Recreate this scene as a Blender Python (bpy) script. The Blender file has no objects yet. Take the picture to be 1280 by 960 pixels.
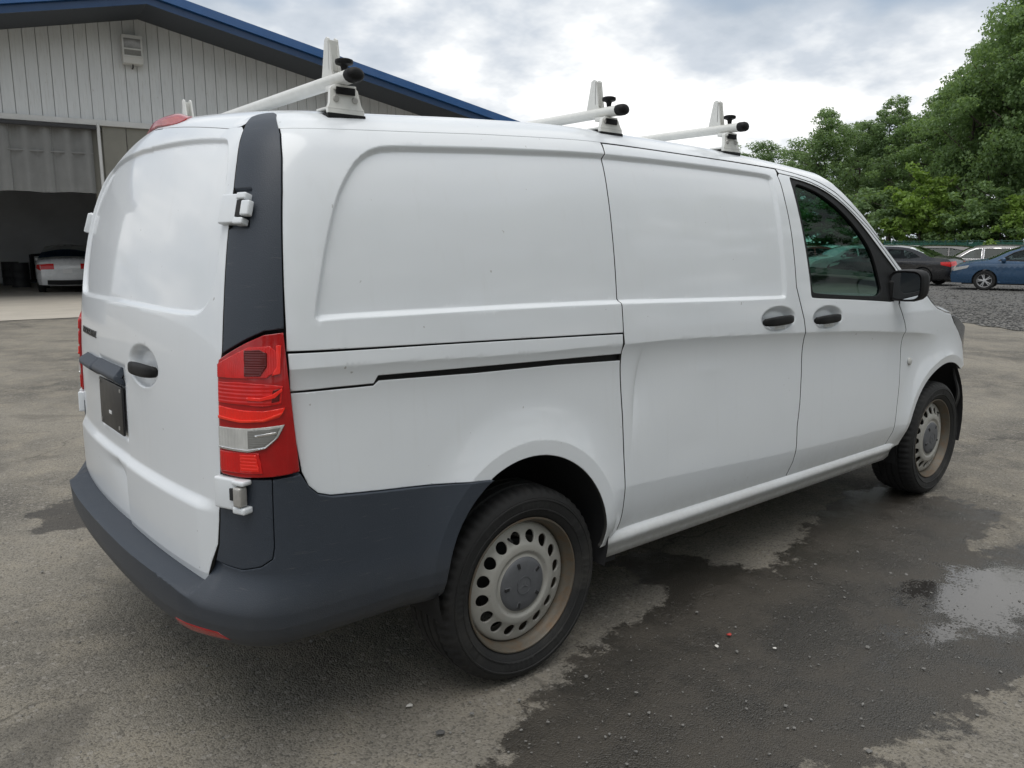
import bpy, bmesh, math, random
import numpy as np
from mathutils import Matrix, Vector
from mathutils.geometry import delaunay_2d_cdt

rng = np.random.default_rng(7)
random.seed(7)
sc = bpy.context.scene
C = sc.collection

# ------------------------------------------------------------------ camera
F_PX, CAM_LOC, YAW, PITCH = 987.17, (-1.6482, -2.8398, 1.4568), .87602, -.17214
cd = bpy.data.cameras.new('camera')
cam = bpy.data.objects.new('camera', cd)
C.objects.link(cam)
fw = Vector((math.cos(PITCH) * math.cos(YAW), math.cos(PITCH) * math.sin(YAW), math.sin(PITCH)))
rt = Vector((math.sin(YAW), -math.cos(YAW), 0))
upv = rt.cross(fw)
M = Matrix.Identity(4)
for i in range(3):
    M[i][0], M[i][1], M[i][2], M[i][3] = rt[i], upv[i], -fw[i], CAM_LOC[i]
cam.matrix_world = M
cd.sensor_width = 36
cd.lens = 36 * F_PX / 1280
cd.clip_start = .05
cd.clip_end = 3000
sc.camera = cam

# ------------------------------------------------------------------ sky and sun
SUN_DIR = Vector((-.20, -.22, .94)).normalized()        # towards the sun, behind thin cloud
world = bpy.data.worlds.new('World')
sc.world = world
world.use_nodes = True
wn, wl = world.node_tree.nodes, world.node_tree.links
wn.clear()


def wnode(kind, **kw):
    n = wn.new(kind)
    for k, v in kw.items():
        setattr(n, k, v)
    return n


def wmath(op, a, b=None, clamp=False):
    n = wnode('ShaderNodeMath', operation=op, use_clamp=clamp)
    for i, v in enumerate((a, b)):
        if v is None:
            continue
        if isinstance(v, (int, float)):
            n.inputs[i].default_value = v
        else:
            wl.new(v, n.inputs[i])
    return n.outputs[0]


out = wnode('ShaderNodeOutputWorld')
bg = wnode('ShaderNodeBackground')
bg.inputs[1].default_value = .1
sky = wnode('ShaderNodeTexSky', sky_type='NISHITA', sun_disc=False)
sky.sun_elevation = math.asin(SUN_DIR.z)
sky.sun_rotation = math.atan2(SUN_DIR.x, SUN_DIR.y)
sky.air_density = 1.2
sky.dust_density = 2.0
tc = wnode('ShaderNodeTexCoord')
sep = wnode('ShaderNodeSeparateXYZ')
wl.new(tc.outputs['Generated'], sep.inputs[0])
zz = wmath('ADD', wmath('MAXIMUM', sep.outputs[2], 0.0), .30)
cmb = wnode('ShaderNodeCombineXYZ')
wl.new(wmath('DIVIDE', sep.outputs[0], zz), cmb.inputs[0])
wl.new(wmath('DIVIDE', sep.outputs[1], zz), cmb.inputs[1])


def wnoise(scale, detail, rough, off, dist=0.):
    mp = wnode('ShaderNodeMapping')
    mp.inputs['Location'].default_value = off
    wl.new(cmb.outputs[0], mp.inputs[0])
    n = wnode('ShaderNodeTexNoise', noise_dimensions='2D')
    n.inputs['Scale'].default_value = scale
    n.inputs['Detail'].default_value = detail
    n.inputs['Roughness'].default_value = rough
    n.inputs['Distortion'].default_value = dist
    wl.new(mp.outputs[0], n.inputs['Vector'])
    return n.outputs[0]


def wramp(fac, stops):
    r = wnode('ShaderNodeValToRGB')
    els = r.color_ramp.elements
    while len(els) < len(stops):
        els.new(.5)
    for e, (p, c) in zip(els, stops):
        e.position = p
        e.color = (*c, 1)
    wl.new(fac, r.inputs[0])
    return r.outputs[0]


SKY_OFF = (-7.2846, 4.7463, 0)
cover = wnoise(1.25, 4, .55, SKY_OFF)
thick = wnoise(1.6, 6, .56, (8.3 + SKY_OFF[0], -2.2 + SKY_OFF[1], 1.3))
cov = wramp(cover, [(.25, (0, 0, 0)), (.40, (1, 1, 1))])
ccol = wramp(thick, [(.34, (.52, .585, .665)), (.45, (.66, .715, .785)), (.53, (.90, .93, .96)), (.63, (1.34, 1.34, 1.33))])
vm = wnode('ShaderNodeVectorMath', operation='SCALE')
wl.new(ccol, vm.inputs[0])
vm.inputs['Scale'].default_value = 8.6
mx = wnode('ShaderNodeMix', data_type='RGBA')
wl.new(cov, mx.inputs['Factor'])
wl.new(sky.outputs[0], mx.inputs['A'])
wl.new(vm.outputs[0], mx.inputs['B'])
wl.new(mx.outputs['Result'], bg.inputs[0])
wl.new(bg.outputs[0], out.inputs[0])

sd = bpy.data.lights.new('sun', 'SUN')
sd.energy = 1.45
sd.angle = math.radians(48)
sd.color = (1.0, .96, .90)
so = bpy.data.objects.new('sun', sd)
C.objects.link(so)
so.rotation_euler = (-SUN_DIR).to_track_quat('-Z', 'Y').to_euler()
so.location = (0, 0, 30)

sc.view_settings.view_transform = 'Standard'
sc.view_settings.look = 'None'
sc.view_settings.exposure = 0.23
sc.view_settings.gamma = 1
sc.view_settings.use_curve_mapping = False

# ------------------------------------------------------------------ helpers: materials
MATS = {}


class NB:
    """small node builder"""
    def __init__(self, name):
        self.m = bpy.data.materials.new(name)
        self.m.use_nodes = True
        self.n, self.l = self.m.node_tree.nodes, self.m.node_tree.links
        self.n.clear()
        self.o = self.n.new('ShaderNodeOutputMaterial')
        MATS[name] = self.m

    def node(self, kind, ins=None, **kw):
        n = self.n.new(kind)
        for k, v in kw.items():
            setattr(n, k, v)
        for k, v in (ins or {}).items():
            self.set(n.inputs[k], v)
        return n

    def set(self, inp, v):
        if isinstance(v, bpy.types.NodeSocket):
            self.l.new(v, inp)
        elif isinstance(v, (tuple, list)) and len(v) == 3 and inp.type == 'RGBA':
            inp.default_value = (*v, 1)
        else:
            inp.default_value = v

    def coord(self, which='Object'):
        return self.node('ShaderNodeTexCoord').outputs[which]

    def pos(self):
        return self.node('ShaderNodeNewGeometry').outputs['Position']

    flat = False                                         # flat surfaces use the cheaper 2-D textures

    def noise(self, vec, scale, detail=4, rough=.55, dist=0):
        return self.node('ShaderNodeTexNoise', noise_dimensions='2D' if self.flat else '3D', ins={'Vector': vec, 'Scale': scale, 'Detail': detail, 'Roughness': rough, 'Distortion': dist}).outputs[0]

    def math(self, op, a, b=0., clamp=False):
        n = self.node('ShaderNodeMath', operation=op, use_clamp=clamp)
        self.set(n.inputs[0], a)
        self.set(n.inputs[1], b)
        return n.outputs[0]

    def ramp(self, fac, stops, interp='LINEAR'):
        n = self.node('ShaderNodeValToRGB', {'Fac': fac})
        n.color_ramp.interpolation = interp
        els = n.color_ramp.elements
        while len(els) < len(stops):
            els.new(.5)
        for e, (p, c) in zip(els, stops):
            e.position = p
            e.color = (*c, 1) if not isinstance(c, (int, float)) else (c, c, c, 1)
        return n.outputs[0]

    def mix(self, fac, a, b, blend='MIX'):
        n = self.node('ShaderNodeMix', data_type='RGBA', blend_type=blend)
        self.set(n.inputs['Factor'], fac)
        self.set(n.inputs['A'], a)
        self.set(n.inputs['B'], b)
        return n.outputs['Result']

    def bump(self, h, strength=.3, dist=.01, normal=None):
        n = self.node('ShaderNodeBump', {'Height': h, 'Strength': strength, 'Distance': dist})
        if normal is not None:
            self.set(n.inputs['Normal'], normal)
        return n.outputs[0]

    def bsdf(self, **kw):
        n = self.node('ShaderNodeBsdfPrincipled')
        for k, v in kw.items():
            self.set(n.inputs[k.replace('_', ' ')], v)
        return n.outputs[0]

    def done(self, sh):
        self.l.new(sh, self.o.inputs[0])
        return self.m


def simple(name, col, rough=.5, metal=0., coat=0., var=.12, scale=14., bump=0., bscale=120., spec=.5):
    """plain painted / plastic / metal surface with soft grime variation"""
    b = NB(name)
    p = b.coord()
    nz = b.noise(p, scale, 5, .6)
    c = b.mix(nz, tuple(x * (1 - var) for x in col), tuple(min(1, x * (1 + var)) for x in col))
    r = b.math('ADD', b.math('MULTIPLY', b.noise(p, scale * 1.7, 4), .18), rough - .09)
    kw = dict(Base_Color=c, Roughness=r, Metallic=metal, Coat_Weight=coat, Specular_IOR_Level=spec)
    if bump:
        kw['Normal'] = b.bump(b.noise(p, bscale, 2), bump, .004)
    return b.done(b.bsdf(**kw))


def glass(name, tint, keep=.8, rough=.0):
    b = NB(name)
    lw = b.node('ShaderNodeLayerWeight', {'Blend': .12})
    tr = b.node('ShaderNodeBsdfTransparent', {'Color': tint}).outputs[0]
    gl = b.node('ShaderNodeBsdfGlossy', {'Color': (.9, .95, .95), 'Roughness': rough}).outputs[0]
    f = b.math('ADD', b.math('MULTIPLY', lw.outputs['Fresnel'], keep), .02, True)
    mxs = b.node('ShaderNodeMixShader', {0: f})
    b.l.new(tr, mxs.inputs[1])
    b.l.new(gl, mxs.inputs[2])
    return b.done(mxs.outputs[0])


# ------------------------------------------------------------------ helpers: objects
def tag(o, label=None, cat=None, group=None, kind=None):
    if label: o['label'] = label
    if cat: o['category'] = cat
    if group: o['group'] = group
    if kind: o['kind'] = kind
    return o


def empty(name, loc=(0, 0, 0), rz=0., **kw):
    o = bpy.data.objects.new(name, None)
    o.empty_display_size = .2
    o.location = loc
    o.rotation_euler = (0, 0, rz)
    C.objects.link(o)
    return tag(o, **kw)


def link(name, me, mat=None, parent=None, **kw):
    o = bpy.data.objects.new(name, me)
    if mat is not None and not me.materials:
        me.materials.append(MATS[mat] if isinstance(mat, str) else mat)
    C.objects.link(o)
    if parent is not None:
        o.parent = parent
    return tag(o, **kw)


def mesh(name, v, f, smooth=False, normals=None):
    me = bpy.data.meshes.new(name)
    me.from_pydata([tuple(map(float, p)) for p in v], [], [tuple(map(int, q)) for q in f])
    me.update()
    if smooth:
        me.polygons.foreach_set('use_smooth', np.ones(len(me.polygons), bool))
    if normals is not None:
        me.normals_split_custom_set_from_vertices([tuple(map(float, n)) for n in normals])
    return me


def bm_mesh(name, bm, smooth=False, angle=None):
    bmesh.ops.recalc_face_normals(bm, faces=bm.faces[:])
    if angle is not None:
        for e in bm.edges:
            e.smooth = len(e.link_faces) == 2 and e.calc_face_angle(0) < angle
        smooth = True
    for f in bm.faces:
        f.smooth = smooth
    me = bpy.data.meshes.new(name)
    bm.to_mesh(me)
    bm.free()
    return me


def box_bm(bm, lo, hi, mat=None, bevel=0., seg=2):
    g = bmesh.new()
    bmesh.ops.create_cube(g, size=1)
    for v in g.verts:
        v.co = Vector([lo[i] + (v.co[i] + .5) * (hi[i] - lo[i]) for i in range(3)])
    if bevel:
        bmesh.ops.bevel(g, geom=g.edges[:], offset=bevel, segments=seg, profile=.6, affect='EDGES')
    if mat is not None:
        g.transform(mat)
    t = bpy.data.meshes.new('t')
    g.to_mesh(t)
    g.free()
    bm.from_mesh(t)
    bpy.data.meshes.remove(t)


def box(name, lo, hi, mat, parent=None, bevel=.004, m4=None, seg=2, **kw):
    bm = bmesh.new()
    box_bm(bm, lo, hi, m4, bevel, seg)
    return link(name, bm_mesh(name, bm, angle=math.radians(40)), mat, parent, **kw)


def lathe(name, prof, axis='Y', n=64, centre=(0, 0, 0)):
    """prof: list of (radius, along-axis)"""
    v, f = [], []
    for i in range(n):
        a = 2 * math.pi * i / n
        for r, h in prof:
            p = (r * math.cos(a), h, r * math.sin(a)) if axis == 'Y' else (r * math.cos(a), r * math.sin(a), h) if axis == 'Z' else (h, r * math.cos(a), r * math.sin(a))
            v.append((p[0] + centre[0], p[1] + centre[1], p[2] + centre[2]))
    k = len(prof)
    for i in range(n):
        j = (i + 1) % n
        for q in range(k - 1):
            f.append((i * k + q, i * k + q + 1, j * k + q + 1, j * k + q))
    bm = bmesh.new()
    vs = [bm.verts.new(p) for p in v]
    for q in f:
        try:
            bm.faces.new([vs[x] for x in q])
        except ValueError:
            pass
    bmesh.ops.remove_doubles(bm, verts=bm.verts[:], dist=1e-5)
    return bm_mesh(name, bm, angle=math.radians(38))


def tube(name, pts, r, n=10, cap=True):
    """tube along a polyline; r number or per-point list"""
    pts = [Vector(p) for p in pts]
    rs = [r] * len(pts) if isinstance(r, (int, float)) else list(r)
    v, f = [], []
    up = Vector((0, 0, 1))
    for i, p in enumerate(pts):
        d = (pts[min(i + 1, len(pts) - 1)] - pts[max(i - 1, 0)]).normalized()
        a = d.cross(up)
        if a.length < 1e-3:
            a = d.cross(Vector((1, 0, 0)))
        a.normalize()
        b = a.cross(d)
        for k in range(n):
            t = 2 * math.pi * k / n
            v.append(p + (a * math.cos(t) + b * math.sin(t)) * rs[i])
    for i in range(len(pts) - 1):
        for k in range(n):
            f.append((i * n + k, i * n + (k + 1) % n, (i + 1) * n + (k + 1) % n, (i + 1) * n + k))
    if cap:
        f.append(tuple(range(n)))
        f.append(tuple((len(pts) - 1) * n + k for k in range(n))[::-1])
    bm = bmesh.new()
    vs = [bm.verts.new(p) for p in v]
    for q in f:
        bm.faces.new([vs[x] for x in q])
    return bm_mesh(name, bm, angle=math.radians(45))


def copy_tree(o, parent=None):
    c = o.copy()
    C.objects.link(c)
    c.parent = parent
    for ch in list(o.children):
        copy_tree(ch, c)
    return c


# ------------------------------------------------------------------ helpers: curved sheet panels
def inside(poly, P):
    poly = np.asarray(poly, float)
    x, y = P[:, 0], P[:, 1]
    c = np.zeros(len(P), bool)
    a = poly
    b = np.roll(poly, -1, 0)
    for (x0, y0), (x1, y1) in zip(a, b):
        if y0 == y1:
            continue
        k = ((y0 > y) != (y1 > y))
        c ^= k & (x < (x1 - x0) * (y - y0) / (y1 - y0) + x0)
    return c


def pdist(poly, P):
    poly = np.asarray(poly, float)
    d = np.full(len(P), 1e9)
    for a, b in zip(poly, np.roll(poly, -1, 0)):
        ab = b - a
        t = np.clip(((P - a) @ ab) / (ab @ ab + 1e-15), 0, 1)
        q = P - a - t[:, None] * ab
        d = np.minimum(d, (q * q).sum(1))
    return np.sqrt(d)


def sdf(poly, P):
    """positive inside"""
    return np.where(inside(poly, P), 1, -1) * pdist(poly, P)


def densify(poly, step):
    poly = [np.array(p, float) for p in poly]
    o = []
    for a, b in zip(poly, poly[1:] + poly[:1]):
        n = max(1, int(round(np.linalg.norm(b - a) / step)))
        o += [a + (b - a) * i / n for i in range(n)]
    return np.array(o)


def chaikin(poly, n=2):
    P = np.array(poly, float)
    for _ in range(n):
        Q = np.roll(P, -1, 0)
        P = np.stack([P * .75 + Q * .25, P * .25 + Q * .75], 1).reshape(-1, 2)
    return P


def smooth01(u):
    u = np.clip(u, 0, 1)
    return u * u * (3 - 2 * u)


RIM_OF = {'van_paint': 'seam_shade'}


def panel(name, outline, fn, mat, parent=None, holes=(), grid=.018, flange=.014, edge=.0025, dfn=None, mirror=False, step=.010, hh=.0016, thr=.00011, edge_mat=None, **kw):
    """sheet cut to `outline` in the (t,s) plane, laid on fn(t,s)->xyz; rim turned in by `flange`; analytic normals"""
    loops = [densify(outline, step)] + [densify(h, step) for h in holes]
    lo, hi = loops[0].min(0), loops[0].max(0)
    g4 = grid / 4
    nx, ny = int((hi[0] - lo[0]) / g4) + 2, int((hi[1] - lo[1]) / g4) + 2
    T, S = np.meshgrid(lo[0] + np.arange(nx) * g4, lo[1] + np.arange(ny) * g4, indexing='ij')
    keep = np.zeros((nx, ny), bool)
    keep[::4, ::4] = True
    keep[2::4, 2::4] = True
    if dfn is not None:
        D = dfn(T, S)
        L = np.zeros_like(D)
        L[1:-1, :] += np.abs(D[2:, :] + D[:-2, :] - 2 * D[1:-1, :])
        L[:, 1:-1] += np.abs(D[:, 2:] + D[:, :-2] - 2 * D[:, 1:-1])
        keep |= L > thr
    P = np.stack([T[keep], S[keep]], -1)
    ok = inside(loops[0], P)
    for h in loops[1:]:
        ok &= ~inside(h, P)
    P = P[ok]
    dmin = np.min([pdist(l, P) for l in loops], 0)
    P = P[dmin > max(edge * 1.6, g4 * .7)]
    pts, edges, bidx, bout = [], [], [], []
    for li, l in enumerate(loops):
        n0 = len(pts)
        tan = np.roll(l, -1, 0) - np.roll(l, 1, 0)
        nrm = np.stack([tan[:, 1], -tan[:, 0]], -1)
        nrm /= np.linalg.norm(nrm, axis=1, keepdims=True) + 1e-12
        probe = inside(loops[0], l + nrm * 1e-4)
        for h in loops[1:]:
            probe &= ~inside(h, l + nrm * 1e-4)
        nrm = np.where(probe[:, None], -nrm, nrm)       # away from the sheet
        pts += list(l)
        bout += list(nrm)
        bidx.append(list(range(n0, n0 + len(l))))
        edges += [(n0 + i, n0 + (i + 1) % len(l)) for i in range(len(l))]
    nb = len(pts)
    B = np.array(pts)
    inn = B - np.array(bout) * edge
    din = np.min([pdist(l, inn) for l in loops], 0)
    inn = inn[din > edge * .8]
    allp = np.vstack([B, inn, P])
    vv, ee, ff, ov, _, _ = delaunay_2d_cdt([Vector(p) for p in allp], edges, [], 0, 1e-7)
    V = np.array([tuple(p) for p in vv])
    org = np.array([o[0] if o else -1 for o in ov])
    Fc = np.array([f for f in ff if len(f) == 3])
    cen = V[Fc].mean(1)
    ok = inside(loops[0], cen)
    for h in loops[1:]:
        ok &= ~inside(h, cen)
    Fc = Fc[ok]
    t, s = V[:, 0], V[:, 1]
    X = fn(t, s)
    nrm = np.cross(fn(t + hh, s) - fn(t - hh, s), fn(t, s + hh) - fn(t, s - hh))
    nrm /= np.linalg.norm(nrm, axis=1, keepdims=True) + 1e-12
    isb = (org >= 0) & (org < nb)
    bi = np.where(isb)[0]
    o2 = np.array(bout)[org[bi]]
    o3 = fn(t[bi] + o2[:, 0] * 1e-3, s[bi] + o2[:, 1] * 1e-3) - X[bi]
    o3 /= np.linalg.norm(o3, axis=1, keepdims=True) + 1e-12
    basen = nrm[bi].copy()
    X[bi] -= basen * edge * .45
    nrm[bi] = (basen * .75 + o3 * .65)
    fnrm = np.einsum('ij,ij->i', np.cross(X[Fc[:, 1]] - X[Fc[:, 0]], X[Fc[:, 2]] - X[Fc[:, 0]]), nrm[Fc].mean(1))
    Fc[fnrm < 0] = Fc[fnrm < 0][:, ::-1]
    verts, norms, faces = [X], [nrm], [list(map(tuple, Fc))]
    if flange:
        n0 = len(X)
        k = len(bi)
        rim = X[bi]
        verts += [rim, rim - basen * flange]
        norms += [o3 * .8 + basen * .2, o3]
        omap = {int(org[b]): i for i, b in enumerate(bi)}
        q = []
        for lp in bidx:
            for a, b in zip(lp, lp[1:] + lp[:1]):
                if a in omap and b in omap:
                    i, j = omap[a], omap[b]
                    q.append((n0 + i, n0 + j, n0 + k + j, n0 + k + i))
        faces.append(q)
    V3 = np.vstack(verts)
    N3 = np.vstack(norms)
    N3 /= np.linalg.norm(N3, axis=1, keepdims=True) + 1e-12
    fs = [f for g in faces for f in g]
    for i, f in enumerate(fs):
        if len(f) == 4:
            a = np.cross(V3[f[1]] - V3[f[0]], V3[f[3]] - V3[f[0]])
            if a @ N3[f[0]] < 0:
                fs[i] = f[::-1]
    if mirror:
        V3 = V3 * [1, -1, 1]
        N3 = N3 * [1, -1, 1]
        fs = [f[::-1] for f in fs]
    me = mesh(name, V3, fs, True, N3)
    o = link(name, me, mat, parent, **kw)
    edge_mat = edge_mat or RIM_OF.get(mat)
    if edge_mat and flange:                                  # turned-in edges coloured dark to stand in for shade in the gaps
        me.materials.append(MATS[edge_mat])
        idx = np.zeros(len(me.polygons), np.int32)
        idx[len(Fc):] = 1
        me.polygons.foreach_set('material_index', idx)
    return o


def shrink(poly, g=.0022):
    P = np.array(poly, float)
    tan = np.roll(P, -1, 0) - P
    n1 = np.stack([tan[:, 1], -tan[:, 0]], -1)
    n1 /= np.linalg.norm(n1, axis=1, keepdims=True) + 1e-12
    area = .5 * np.sum(P[:, 0] * np.roll(P[:, 1], -1) - np.roll(P[:, 0], -1) * P[:, 1])
    if area < 0:
        n1 = -n1
    n0 = np.roll(n1, 1, 0)
    m = n0 + n1
    m /= np.linalg.norm(m, axis=1, keepdims=True) + 1e-12
    c = np.clip((m * n1).sum(1), .4, 1)
    return P - m * (g / c)[:, None]


def arc(c, a, b, t0, t1, n=28):
    return [(c[0] + a * math.cos(x), c[1] + b * math.sin(x)) for x in np.linspace(math.radians(t0), math.radians(t1), n)]

# ------------------------------------------------------------------ materials
def m_van_paint():
    b = NB('van_paint')
    p = b.pos()
    z = b.node('ShaderNodeSeparateXYZ', {0: p}).outputs[2]
    n1 = b.noise(p, 2.2, 6, .6)
    n2 = b.noise(p, 38, 4, .65)
    n3 = b.noise(p, 150, 2, .5)
    # road film thrown up along the bottom edge
    low = b.math('SUBTRACT', .56, z)
    low = b.math('MULTIPLY', low, 4.2, True)
    film = b.math('MULTIPLY', low, b.math('ADD', b.math('MULTIPLY', n1, .9), b.math('MULTIPLY', n2, .5)), True)
    film = b.math('POWER', film, 1.4)
    base = b.mix(n1, (.660, .692, .725), (.705, .730, .752))
    # faint rain streaks and chips
    st = b.node('ShaderNodeMapping', {'Vector': p, 'Scale': (9, 9, .5)}).outputs[0]
    streak = b.ramp(b.noise(st, 3.2, 5, .6), [(.58, 0.), (.80, 1.)])
    base = b.mix(b.math('MULTIPLY', streak, .10), base, (.46, .44, .40))
    chip = b.ramp(b.noise(p, 46, 2, .4), [(.775, 0.), (.80, 1.)])
    base = b.mix(b.math('MULTIPLY', chip, .55), base, (.20, .18, .16))
    film = b.math('MAXIMUM', film, b.math('MULTIPLY', b.math('MULTIPLY', b.math('SUBTRACT', .392, z), 22., True), b.math('ADD', .35, b.math('MULTIPLY', n2, .6))))
    base = b.mix(b.math('MULTIPLY', film, .9, True), base, (.27, .245, .205))
    rough = b.math('ADD', b.math('MULTIPLY', film, .35), b.math('ADD', .30, b.math('MULTIPLY', n2, .10)))
    nr = b.bump(b.noise(p, 5.5, 2, .4), .035, .05)
    return b.done(b.bsdf(Base_Color=base, Roughness=rough, Coat_Weight=.55, Coat_Roughness=.05, Normal=nr))


def m_van_plastic():
    b = NB('van_plastic')
    p = b.pos()
    n = b.noise(p, 4, 6, .65)
    z = b.node('ShaderNodeSeparateXYZ', {0: p}).outputs[2]
    c = b.mix(n, (.022, .030, .043), (.034, .043, .058))
    sc_ = b.node('ShaderNodeMapping', {'Vector': p, 'Scale': (3, 3, 40)}).outputs[0]
    scr = b.ramp(b.noise(sc_, 4, 6, .7), [(.62, 0.), (.72, 1.)])
    c = b.mix(b.math('MULTIPLY', scr, .55), c, (.11, .11, .11))
    dust = b.math('MULTIPLY', b.math('MULTIPLY', b.math('SUBTRACT', .58, z), 3.2, True), b.noise(p, 9, 6, .7), True)
    c = b.mix(b.math('MULTIPLY', dust, .6), c, (.13, .115, .095))
    r = b.math('ADD', .42, b.math('MULTIPLY', n, .18))
    return b.done(b.bsdf(Base_Color=c, Roughness=r, Normal=b.bump(b.noise(p, 330, 2), .25, .003)))


def m_tyre():
    b = NB('tyre')
    p = b.coord()
    n = b.noise(p, 7, 6, .65)
    c = b.mix(n, (.006, .006, .0065), (.013, .013, .0125))
    c = b.mix(b.math('MULTIPLY', b.ramp(b.noise(p, 3, 5, .6), [(.5, 0.), (.75, 1.)]), .5), c, (.075, .068, .058))
    return b.done(b.bsdf(Base_Color=c, Roughness=.78, Normal=b.bump(b.noise(p, 180, 3), .3, .003)))


def m_rim(name, a, c_, rust):
    b = NB(name)
    p = b.coord()
    n = b.noise(p, 9, 6, .65)
    base = b.mix(n, a, c_)
    rs = b.ramp(b.noise(p, 17, 6, .7), [(.46, 0.), (.66, 1.)])
    base = b.mix(b.math('MULTIPLY', rs, rust), base, (.13, .075, .035))
    sp = b.ramp(b.noise(p, 90, 3, .6), [(.66, 0.), (.72, 1.)])
    base = b.mix(b.math('MULTIPLY', sp, .4), base, (.08, .06, .045))
    return b.done(b.bsdf(Base_Color=base, Roughness=.52, Metallic=.25, Normal=b.bump(b.noise(p, 150, 3), .12, .002)))


def m_lamp(name, col, emis=0.):
    b = NB(name)
    p = b.coord()
    n = b.noise(p, 26, 3, .5)
    c = b.mix(n, tuple(x * .7 for x in col), tuple(min(1, x * 1.2) for x in col))
    return b.done(b.bsdf(Base_Color=c, Roughness=.22, Coat_Weight=.45, Coat_Roughness=.03, Specular_IOR_Level=.35))


simple('seam_shade', (.030, .029, .027), .8)  # shade of the narrow panel gaps, put into the flange colour
m_van_paint(); m_van_plastic(); m_tyre()
m_rim('rim_steel', (.29, .285, .26), (.40, .39, .36), .10)
m_rim('rim_dirty', (.075, .066, .052), (.15, .132, .104), .8)
simple('cap_grey', (.085, .088, .095), .55, 0, 0, .25, 40)
m_lamp('lamp_red', (.60, .007, .006)); m_lamp('lamp_deep', (.36, .003, .004)); m_lamp('lamp_bright', (.85, .020, .010)); m_lamp('lamp_dark', (.10, .003, .003))
m_lamp('lamp_clear', (.52, .52, .50)); m_lamp('headlamp', (.05, .052, .055)); m_lamp('lamp_orange', (.85, .035, .012)); m_lamp('lamp_smoke', (.20, .20, .19))
simple('chrome', (.75, .75, .76), .15, 1.)
simple('black', (.012, .012, .013), .7)
simple('black_plastic', (.007, .007, .0075), .55, spec=.22)
simple('seal', (.006, .0065, .007), .62, 0, 0, .2, 30, spec=.3)
simple('interior', (.022, .023, .026), .75)
simple('seat_cloth', (.035, .036, .040), .9, bump=.3)
simple('steel_dark', (.07, .065, .06), .6, .5, var=.4)
simple('hinge_metal', (.42, .41, .39), .45, .5, var=.3, scale=60)
simple('plate_black', (.012, .012, .013), .35)
simple('plate_white', (.7, .7, .7), .4)
simple('rack_white', (.66, .66, .63), .42, 0, .1, .12, 22)
glass('glass_tint', (.30, .48, .42), .20)
b = NB('mirror')
b.done(b.bsdf(Base_Color=(.75, .78, .8), Metallic=1., Roughness=.02))
# ------------------------------------------------------------------ van: skin as a function of (t, s)
# t runs round the plan (t = x on the right flank, T0 = middle of the back, mirrored beyond), s runs up the section
def nspline(xs, ys):
    """natural cubic spline, returns vectorised f"""
    xs=np.asarray(xs,float); ys=np.asarray(ys,float); n=len(xs); h=np.diff(xs)
    A=np.zeros((n,n)); b=np.zeros(n); A[0,0]=A[-1,-1]=1
    for i in range(1,n-1):
        A[i,i-1]=h[i-1]; A[i,i]=2*(h[i-1]+h[i]); A[i,i+1]=h[i]
        b[i]=6*((ys[i+1]-ys[i])/h[i]-(ys[i]-ys[i-1])/h[i-1])
    m=np.linalg.solve(A,b)
    def f(x):
        x=np.clip(x,xs[0],xs[-1]); i=np.clip(np.searchsorted(xs,x)-1,0,n-2)
        a=(xs[i+1]-x)/h[i]; c=(x-xs[i])/h[i]
        return a*ys[i]+c*ys[i+1]+((a**3-a)*m[i]+(c**3-c)*m[i+1])*h[i]**2/6
    return f
def pchip(xs, ys):
    xs=np.asarray(xs,float); ys=np.asarray(ys,float); h=np.diff(xs); d=np.diff(ys)/h
    m=np.zeros(len(xs)); m[0]=d[0]; m[-1]=d[-1]
    for i in range(1,len(xs)-1):
        if d[i-1]*d[i]>0:
            w1=2*h[i]+h[i-1]; w2=h[i]+2*h[i-1]
            m[i]=(w1+w2)/(w1/d[i-1]+w2/d[i])
    def f(x):
        x=np.clip(x,xs[0],xs[-1]); i=np.clip(np.searchsorted(xs,x)-1,0,len(h)-1)
        u=(x-xs[i])/h[i]
        return (ys[i]*(1+2*u)*(1-u)**2+m[i]*h[i]*u*(1-u)**2+ys[i+1]*u*u*(3-2*u)+m[i+1]*h[i]*u*u*(u-1))
    return f
HW=.962
# plan contour of the right flank, from the middle of the back round to the middle of the nose
CON=[(-.996,.30),(-1.0,0),(-.996,-.30),(-.976,-.60),(-.955,-.75),(-.925,-.85),(-.875,-.915),(-.80,-.947),(-.70,-.959),(-.5,-.962),(0,-.962),(.8,-.962),(1.6,-.962),(2.2,-.962),(2.6,-.9605),
     (3.0,-.952),(3.35,-.932),(3.62,-.895),(3.82,-.83),(3.95,-.73),(4.03,-.56),(4.08,-.3),(4.095,0)]
_c=np.array(CON); _k=np.r_[0,np.cumsum(np.hypot(*np.diff(_c,axis=0).T))]
_k=_k-_k[10]            # t = x on the straight flank (t=0 at the rear axle)
_fx=nspline(_k,_c[:,0]); _fy=nspline(_k,_c[:,1])
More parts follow.
